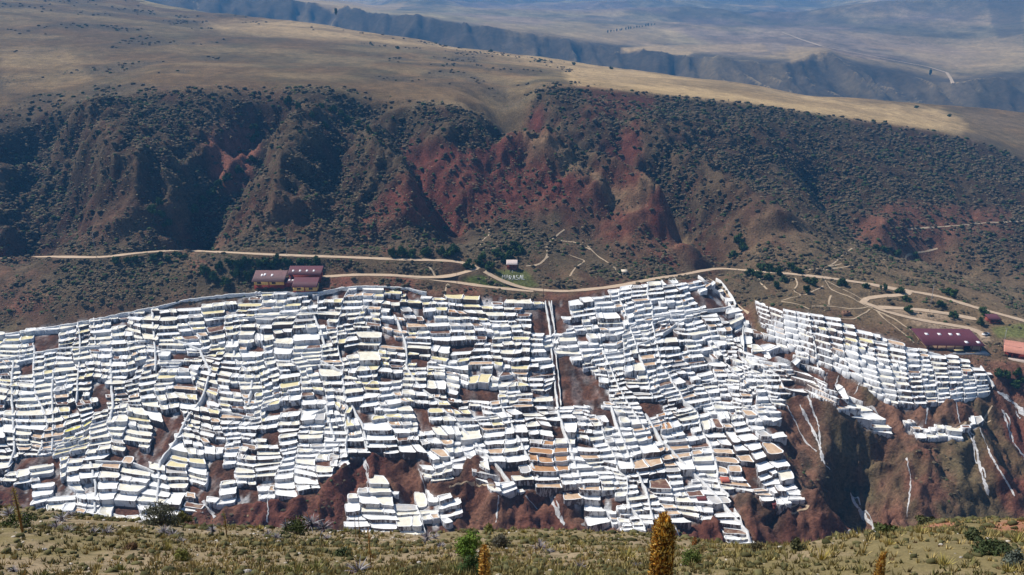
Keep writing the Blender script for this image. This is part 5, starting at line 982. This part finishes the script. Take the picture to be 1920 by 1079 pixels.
# shed under a single big burgundy roof
S0 = at(1787, 657, 330, 420); us = S0.length / FPX
shed = thing('shed', S0, 'long shed with burgundy sheet roof and six bright skylights beside the far terrace', 'building', rz=math.radians(-2))
hx = 45 * us; D_ = 12.5; mbw = MB(); mbw.box(-hx, hx, 0, D_, -2, 2.7); mbw.obj('wall', M_TAN, shed); sk = -8 * us
g_ = MB(); g_.add([(-hx - .02, -.1, 2.7), (-hx - .02, D_, 2.7), (-hx - .02, D_, 5.6), (-hx - .3, -.1, 2.7), (-hx - .3, D_, 2.7), (-hx - .3, D_, 5.6)], t=[(0, 1, 2), (3, 5, 4)], q=[(0, 2, 5, 3), (0, 3, 4, 1), (1, 4, 5, 2)]); g_.obj('gable', M_TAN, shed)
roof_sheet(shed, -hx - 1.0, hx + 1.0, -1.4, 3.0, D_ + .6, 6.2, M_ROOF, skew=-9 * us * .4)
for xk, t in ((-33, .66), (-12, .66), (6, .66), (19, .66), (22, .2), (41, .2)): skylight(shed, xk * us, t, -1.4, 3.0, D_ + .6, 6.2, w2=.8, l2=.06)
for k in range(7):
    p_ = MB(); p_.box(-hx + 1 + k * (2 * hx - 2) / 6 - .15, -hx + 1 + k * (2 * hx - 2) / 6 + .15, -1.2, -.9, -2, 2.8); p_.obj('post', M_REDW, shed)
d_ = MB(); d_.box(hx - 9, hx - 5.5, -.08, -.01, -.2, 2.3); d_.obj('door', M_DARK, shed)
ap = MB(); ap.box(-hx, hx + 2, -4.2, -.02, -2.6, -.05); ap.obj('forecourt', M_CONC, shed)
def house(name, px_, py_, wpx, dep, h, roof_h, label, wallm, roofm, rz=0, y0=250, y1=700, posts=False, door=True, drop=1.5, cat='hut', gable=False, over=.35):
    P0 = at(px_, py_, y0, y1); s_ = P0.length / FPX; hx = wpx * s_ / 2; o = thing(name, P0, label, cat, rz=rz)
    if posts:
        for x in (-hx + .1, hx - .1, 0):
            for y in (0.0, dep): b = MB(); b.box(x - .12, x + .12, y - .12, y + .12, -drop, h); b.obj('post', wallm, o)
        b = MB(); b.box(-hx, hx, dep * .5, dep, -drop, h - .2); b.obj('back_wall', wallm, o); b = MB(); b.box(-hx, hx, 0, .12, -drop, h * .35); b.obj('railing', wallm, o)
    else:
        b = MB(); b.box(-hx, hx, 0, dep, -drop, h); b.obj('wall', wallm, o)
        if door: b = MB(); b.box(-hx * .3, hx * .15, -.06, -.01, -.1, h * .8); b.obj('door', M_DARK, o)
    roof_sheet(o, -hx - over, hx + over, -over, h + .1, dep + over, h + roof_h, roofm, ribs=wpx > 12); return o
house('cabin', 960, 506, 19, 4.2, 3.0, 1.6, 'little red timber cabin with a shining tin roof above the lettered lawn', mat('red_timber', (.22, .06, .04), var=.2), M_TIN, y0=395, y1=470, posts=True, cat='cabin')
house('hut', 1171, 516, 9, 3.0, 1.9, .5, 'tiny cream hut on the scrubby hillock above the road', mat('cream_wall', (.5, .42, .33), var=.1), mat('cream_sheet', (.66, .55, .42), var=.1), y0=400, y1=480)
house('hut', 1360, 912, 13, 2.6, 2.3, .3, 'upper small red hut standing among the tan pans', mat('red_brick_wall', (.24, .06, .04), var=.2), mat('red_tin', (.45, .12, .08), var=.15), y0=255, y1=330)
house('hut', 1316, 946, 14, 2.4, 2.2, .3, 'small dark red hut among white pans', MATS['red_brick_wall'], mat('maroon_tin', (.18, .05, .05), var=.15), y0=255, y1=330)
house('hut', 1456, 956, 13, 2.4, 2.2, .3, 'lower dark red hut at the cliff edge of the terraces', MATS['red_brick_wall'], MATS['maroon_tin'], y0=250, y1=330)
house('pavilion', 1865, 607, 17, 4.5, 2.2, 1.3, 'small dark red pavilion by the parking ground', MATS['red_brick_wall'], mat('dark_maroon_roof', (.11, .035, .05), var=.1), y0=350, y1=420, posts=True, cat='pavilion')
H3 = at(1925, 672, 330, 400); h3 = thing('house', H3, 'building with a salmon roof and dark red posts at the picture edge', 'building', rz=math.radians(-28)); b = MB(); b.box(-9, 12, 0, 7, -2, 2.4); b.obj('wall', M_REDW, h3); roof_sheet(h3, -10, 13, -2.4, 2.5, 8, 5.0, M_SALM)
for k in range(7): b = MB(); b.box(-9.4 + k * 3, -9.1 + k * 3, -2.1, -1.8, -2, 2.5); b.obj('post', M_REDW, h3)
b = MB(); b.box(-10, 12, -4.5, -.02, -2.5, -.2); b.obj('forecourt', mat('pale_paving', (.45, .36, .30), var=.15), h3)
# roofless brick enclosure
P0 = at(1588, 593, 350, 450); o = thing('brick_shed', P0, 'tiny roofless brick box with two openings on the dry grass', 'shed'); bm_ = mat('raw_brick', (.20, .11, .07), var=.25)
for x0, x1, y0, y1 in ((-1.9, 1.9, 0, .3), (-1.9, 1.9, 2.5, 2.8), (-1.9, -1.6, .3, 2.5), (1.6, 1.9, .3, 2.5), (-.15, .15, .3, 2.5)): b = MB(); b.box(x0, x1, y0, y1, -1, 2.1); b.obj('wall', bm_, o)
b = MB(); b.box(-2.0, 2.0, -.1, 2.9, 2.1, 2.22); 
# ------------------------------------------------------------------ poles with crossarm
def pole(px_, pyb, pyt, label, y0=250, y1=520, arm=True, m=None, wd=.11):
    P0 = at(px_, pyb, y0, y1); s_ = P0.length / FPX; h = (pyb - pyt) * s_ / math.cos(math.atan2(-P0.z, P0.y)) ; o = thing('utility_pole', P0, label, 'pole')
    b = MB(); b.tube([(0, 0, -1), (0, 0, h)], [wd * 1.3, wd * .8], n=8); b.obj('mast', m or M_CONC, o)
    if arm: b = MB(); b.box(-.9, .9, -.06, .06, h - .6, h - .48); b.obj('crossarm', M_WOOD, o)
    for x in ((-.8, .8) if arm else ()): b = MB(); b.tube([(x, 0, h - .48), (x, 0, h - .2)], .05, n=6); b.obj('insulator', M_WHITE, o)
    return o
pole(181, 484, 442, 'tall concrete pole on the road verge under the dark gully'); pole(538, 479, 445, 'concrete pole on the road above the lodge'); pole(1297, 511, 487, 'dark pole on the road just before its bend', m=M_WOOD); pole(1019, 560, 528, 'thin pole below the road beside the head of the straight channel', arm=False, m=M_WOOD)
pole(283, 600, 571, 'thin pole at the top edge of the terraces', arm=False, wd=.08); pole(1743, 584, 540, 'concrete pole between the looping tracks'); pole(1880, 656, 622, 'concrete pole beside the parking ground'); pole(857, 534, 512, 'short dark pole by the road fork', arm=False, m=M_WOOD); pole(804, 530, 523, 'short stub post at the road fork edge', arm=False, m=M_WOOD)
# ------------------------------------------------------------------ hillside lettering on the lawn
LET = {'M': [((0, 0), (0, 1)), ((0, 1), (.35, .4)), ((.35, .4), (.7, 1)), ((.7, 1), (.7, 0))], 'A': [((0, 0), (.35, 1)), ((.35, 1), (.7, 0)), ((.15, .38), (.55, .38))], 'R': [((0, 0), (0, 1)), ((0, 1), (.55, .9)), ((.55, .9), (.5, .55)), ((.5, .55), (0, .5)), ((.2, .5), (.65, 0))], 'S': [((.65, .9), (.1, .95)), ((.1, .95), (.08, .58)), ((.08, .58), (.6, .45)), ((.6, .45), (.6, .08)), ((.6, .08), (0, .05))], 'L': [((0, 1), (0, 0)), ((0, 0), (.6, 0))]}
sgn = at(962, 518, 395, 440); sign = thing('hillside_sign', sgn, 'large white lettering reading MARASAL laid on the grassy bank', 'sign')
M_LETD = mat('shaded_stone_letter', (.42, .42, .42), rough=.9, var=.2, scale=2)  # shadow over the first two letters is put into this greyer colour
for i, ch in enumerate('MARASAL'):
    x0, y0_ = 942 + i * 6.4, 524 - i * .3 + (3 if i > 1 else 1); mb = MB()
    for (a0, b0), (a1, b1) in LET[ch]:
        p0 = at(x0 + a0 * 7.0, y0_ - b0 * 8.5, 395, 440) - sgn; p1 = at(x0 + a1 * 7.0, y0_ - b1 * 8.5, 395, 440) - sgn; p0.z += .25; p1.z += .25; mb.tube([p0, p1], .13, n=4)
    mb.obj('letter', M_WHITE if i > 1 else M_LETD, sign)
# ------------------------------------------------------------------ people, far away and tiny
M_SKIN = mat('skin', (.25, .13, .08), rough=.7, var=.05); M_SHIRTS = [mat('shirt_red', (.4, .05, .04), var=.1), mat('shirt_dark', (.03, .03, .05), var=.1), mat('shirt_white', (.6, .6, .6), var=.1)]
def person(P0, label, sm, rz=0, bend=0.0):
    o = thing('person', P0, label, 'person', rz=rz); me = bpy.data.meshes.new('body'); J = [((0, 0, .95), .15), ((0, bend * .25, 1.2), .14), ((0, bend * .5, 1.42), .16), ((0, bend * .6, 1.52), .06), ((0, bend * .68, 1.66), .10), ((0, bend * .7, 1.74), .07),
        ((.10, 0, .9), .11), ((.12, .03, .48), .075), ((.13, 0, .06), .05), ((.13, -.12, .03), .04), ((-.10, 0, .9), .11), ((-.12, -.05, .48), .075), ((-.14, .02, .06), .05), ((-.14, -.1, .03), .04),
        ((.2, bend * .5, 1.40), .07), ((.27, bend * .5 - .03, 1.12), .05), ((.28, bend * .6 - .14, .88), .035), ((-.2, bend * .5, 1.40), .07), ((-.27, bend * .5 - .03, 1.12), .05), ((-.28, bend * .6 - .14, .88), .035)]
    E = [(0, 1), (1, 2), (2, 3), (3, 4), (4, 5), (0, 6), (6, 7), (7, 8), (8, 9), (0, 10), (10, 11), (11, 12), (12, 13), (2, 14), (14, 15), (15, 16), (2, 17), (17, 18), (18, 19)]
    me.from_pydata([j[0] for j in J], E, []); me.materials.append(sm); b_ = link('body', me, o); b_.modifiers.new('skin', 'SKIN')
    for i, j in enumerate(J): me.skin_vertices[0].data[i].radius = (j[1], j[1] * .8)
    me.skin_vertices[0].data[0].use_root = True
    s_ = b_.modifiers.new('sub', 'SUBSURF'); s_.levels = 1; s_.render_levels = 1
    h_ = MB(); h_.add(ICO_V * .115 + np.array([0, bend * .68, 1.69]), t=ICO_F.tolist()); h_.obj('hat', M_WOOD, o)
    return o
for i, (x_, y_, lb, sm_, bd) in enumerate([(1811, 709, 'person in red working in a tan pan below the shed', M_SHIRTS[0], .5), (946, 511, 'first dark-clothed person on the lawn above the lettering', M_SHIRTS[1], 0), (957, 512, 'dark-clothed person on the lawn in the middle of the group', M_SHIRTS[1], 0), (961, 512, 'person in white on the lawn beside the dark-clothed ones', M_SHIRTS[2], 0), (970, 513, 'last dark-clothed person on the lawn above the lettering', M_SHIRTS[1], 0), (1805, 654, 'person in white at the front of the burgundy-roofed shed', M_SHIRTS[2], 0), (1813, 655, 'dark-clothed person at the front of the burgundy-roofed shed', M_SHIRTS[1], 0)]):
    P0 = at(x_, y_, 330, 450)
    if i == 0: P0.z += 1.6
    if i >= 5: P0.z += .6
    person(P0, lb, sm_, rz=random.uniform(-1, 1), bend=bd)
# ------------------------------------------------------------------ rail fence along the top of the terraces, tank, cars by the shed
FP = [(455, 566), (470, 564), (485, 561), (500, 561), (515, 560), (530, 559), (545, 558), (560, 558), (575, 557), (590, 556), (605, 553), (620, 550), (635, 548), (650, 545)]
Fp = [at(x, y, 380, 430) for x, y in FP]; fo = Fp[0]; fence = thing('rail_fence', fo, 'low pale rail fence along the top edge of the terraces below the lodge', 'fence')
for p in Fp: b = MB(); q_ = p - fo; b.box(q_.x - .12, q_.x + .12, q_.y - .12, q_.y + .12, q_.z - 1, q_.z + 2.0); b.obj('post', M_CONC, fence)
for a_, b_ in zip(Fp[:-1], Fp[1:]): b = MB(); b.tube([a_ - fo + Vector((0, 0, 1.95)), b_ - fo + Vector((0, 0, 1.95))], .16, n=4); b.obj('rail', M_WHITE, fence)
T0 = at(484, 553, 380, 430); tk = thing('water_tank', T0, 'white water tanks on the ground at the corner of the lodge', 'tank')
for x in (-.9, 1.0): b = MB(); b.tube([(x, 0, -.3), (x, 0, 1.5), (x, 0, 1.8)], [.85, .85, .3], n=12); b.obj('tank', M_WHITE, tk)
P1 = at(1795, 660, 330, 420); st_ = thing('market_stall', P1 + Vector((0, -1, .4)), 'pale covered stall table in front of the burgundy-roofed shed', 'stall'); b = MB(); b.box(-2.2, 2.2, -.6, .6, .85, .95); b.obj('table_top', mat('yellow_cloth', (.6, .5, .25), var=.1), st_)
for x in (-2, 2):
    for y in (-.5, .5): b = MB(); b.box(x - .05, x + .05, y - .05, y + .05, -.6, .85); b.obj('leg', M_WOOD, st_)
P1 = at(1848, 629, 340, 420); car = thing('parked_car', P1 + Vector((0, 0, .1)), 'small white car parked below the dark red pavilion', 'car', rz=.5)
b = MB(); b.prism([(-2.1, -.85), (2.1, -.85), (2.15, 0), (2.1, .85), (-2.1, .85), (-2.15, 0)], .3, .9); b.obj('body', M_WHITE, car); b = MB(); b.add([(-1.5, -.75, .9), (1.1, -.75, .9), (1.1, .75, .9), (-1.5, .75, .9), (-1.1, -.65, 1.45), (.5, -.65, 1.45), (.5, .65, 1.45), (-1.1, .65, 1.45)], q=[(4, 5, 6, 7), (0, 1, 5, 4), (1, 2, 6, 5), (2, 3, 7, 6), (3, 0, 4, 7)]); b.obj('cabin', M_GLASS, car)
for x in (-1.3, 1.3):
    for y in (-.85, .85): b = MB(); b.tube([(x, y - .1, .32), (x, y + .1, .32)], .32, n=10); b.obj('wheel', M_DARK, car)
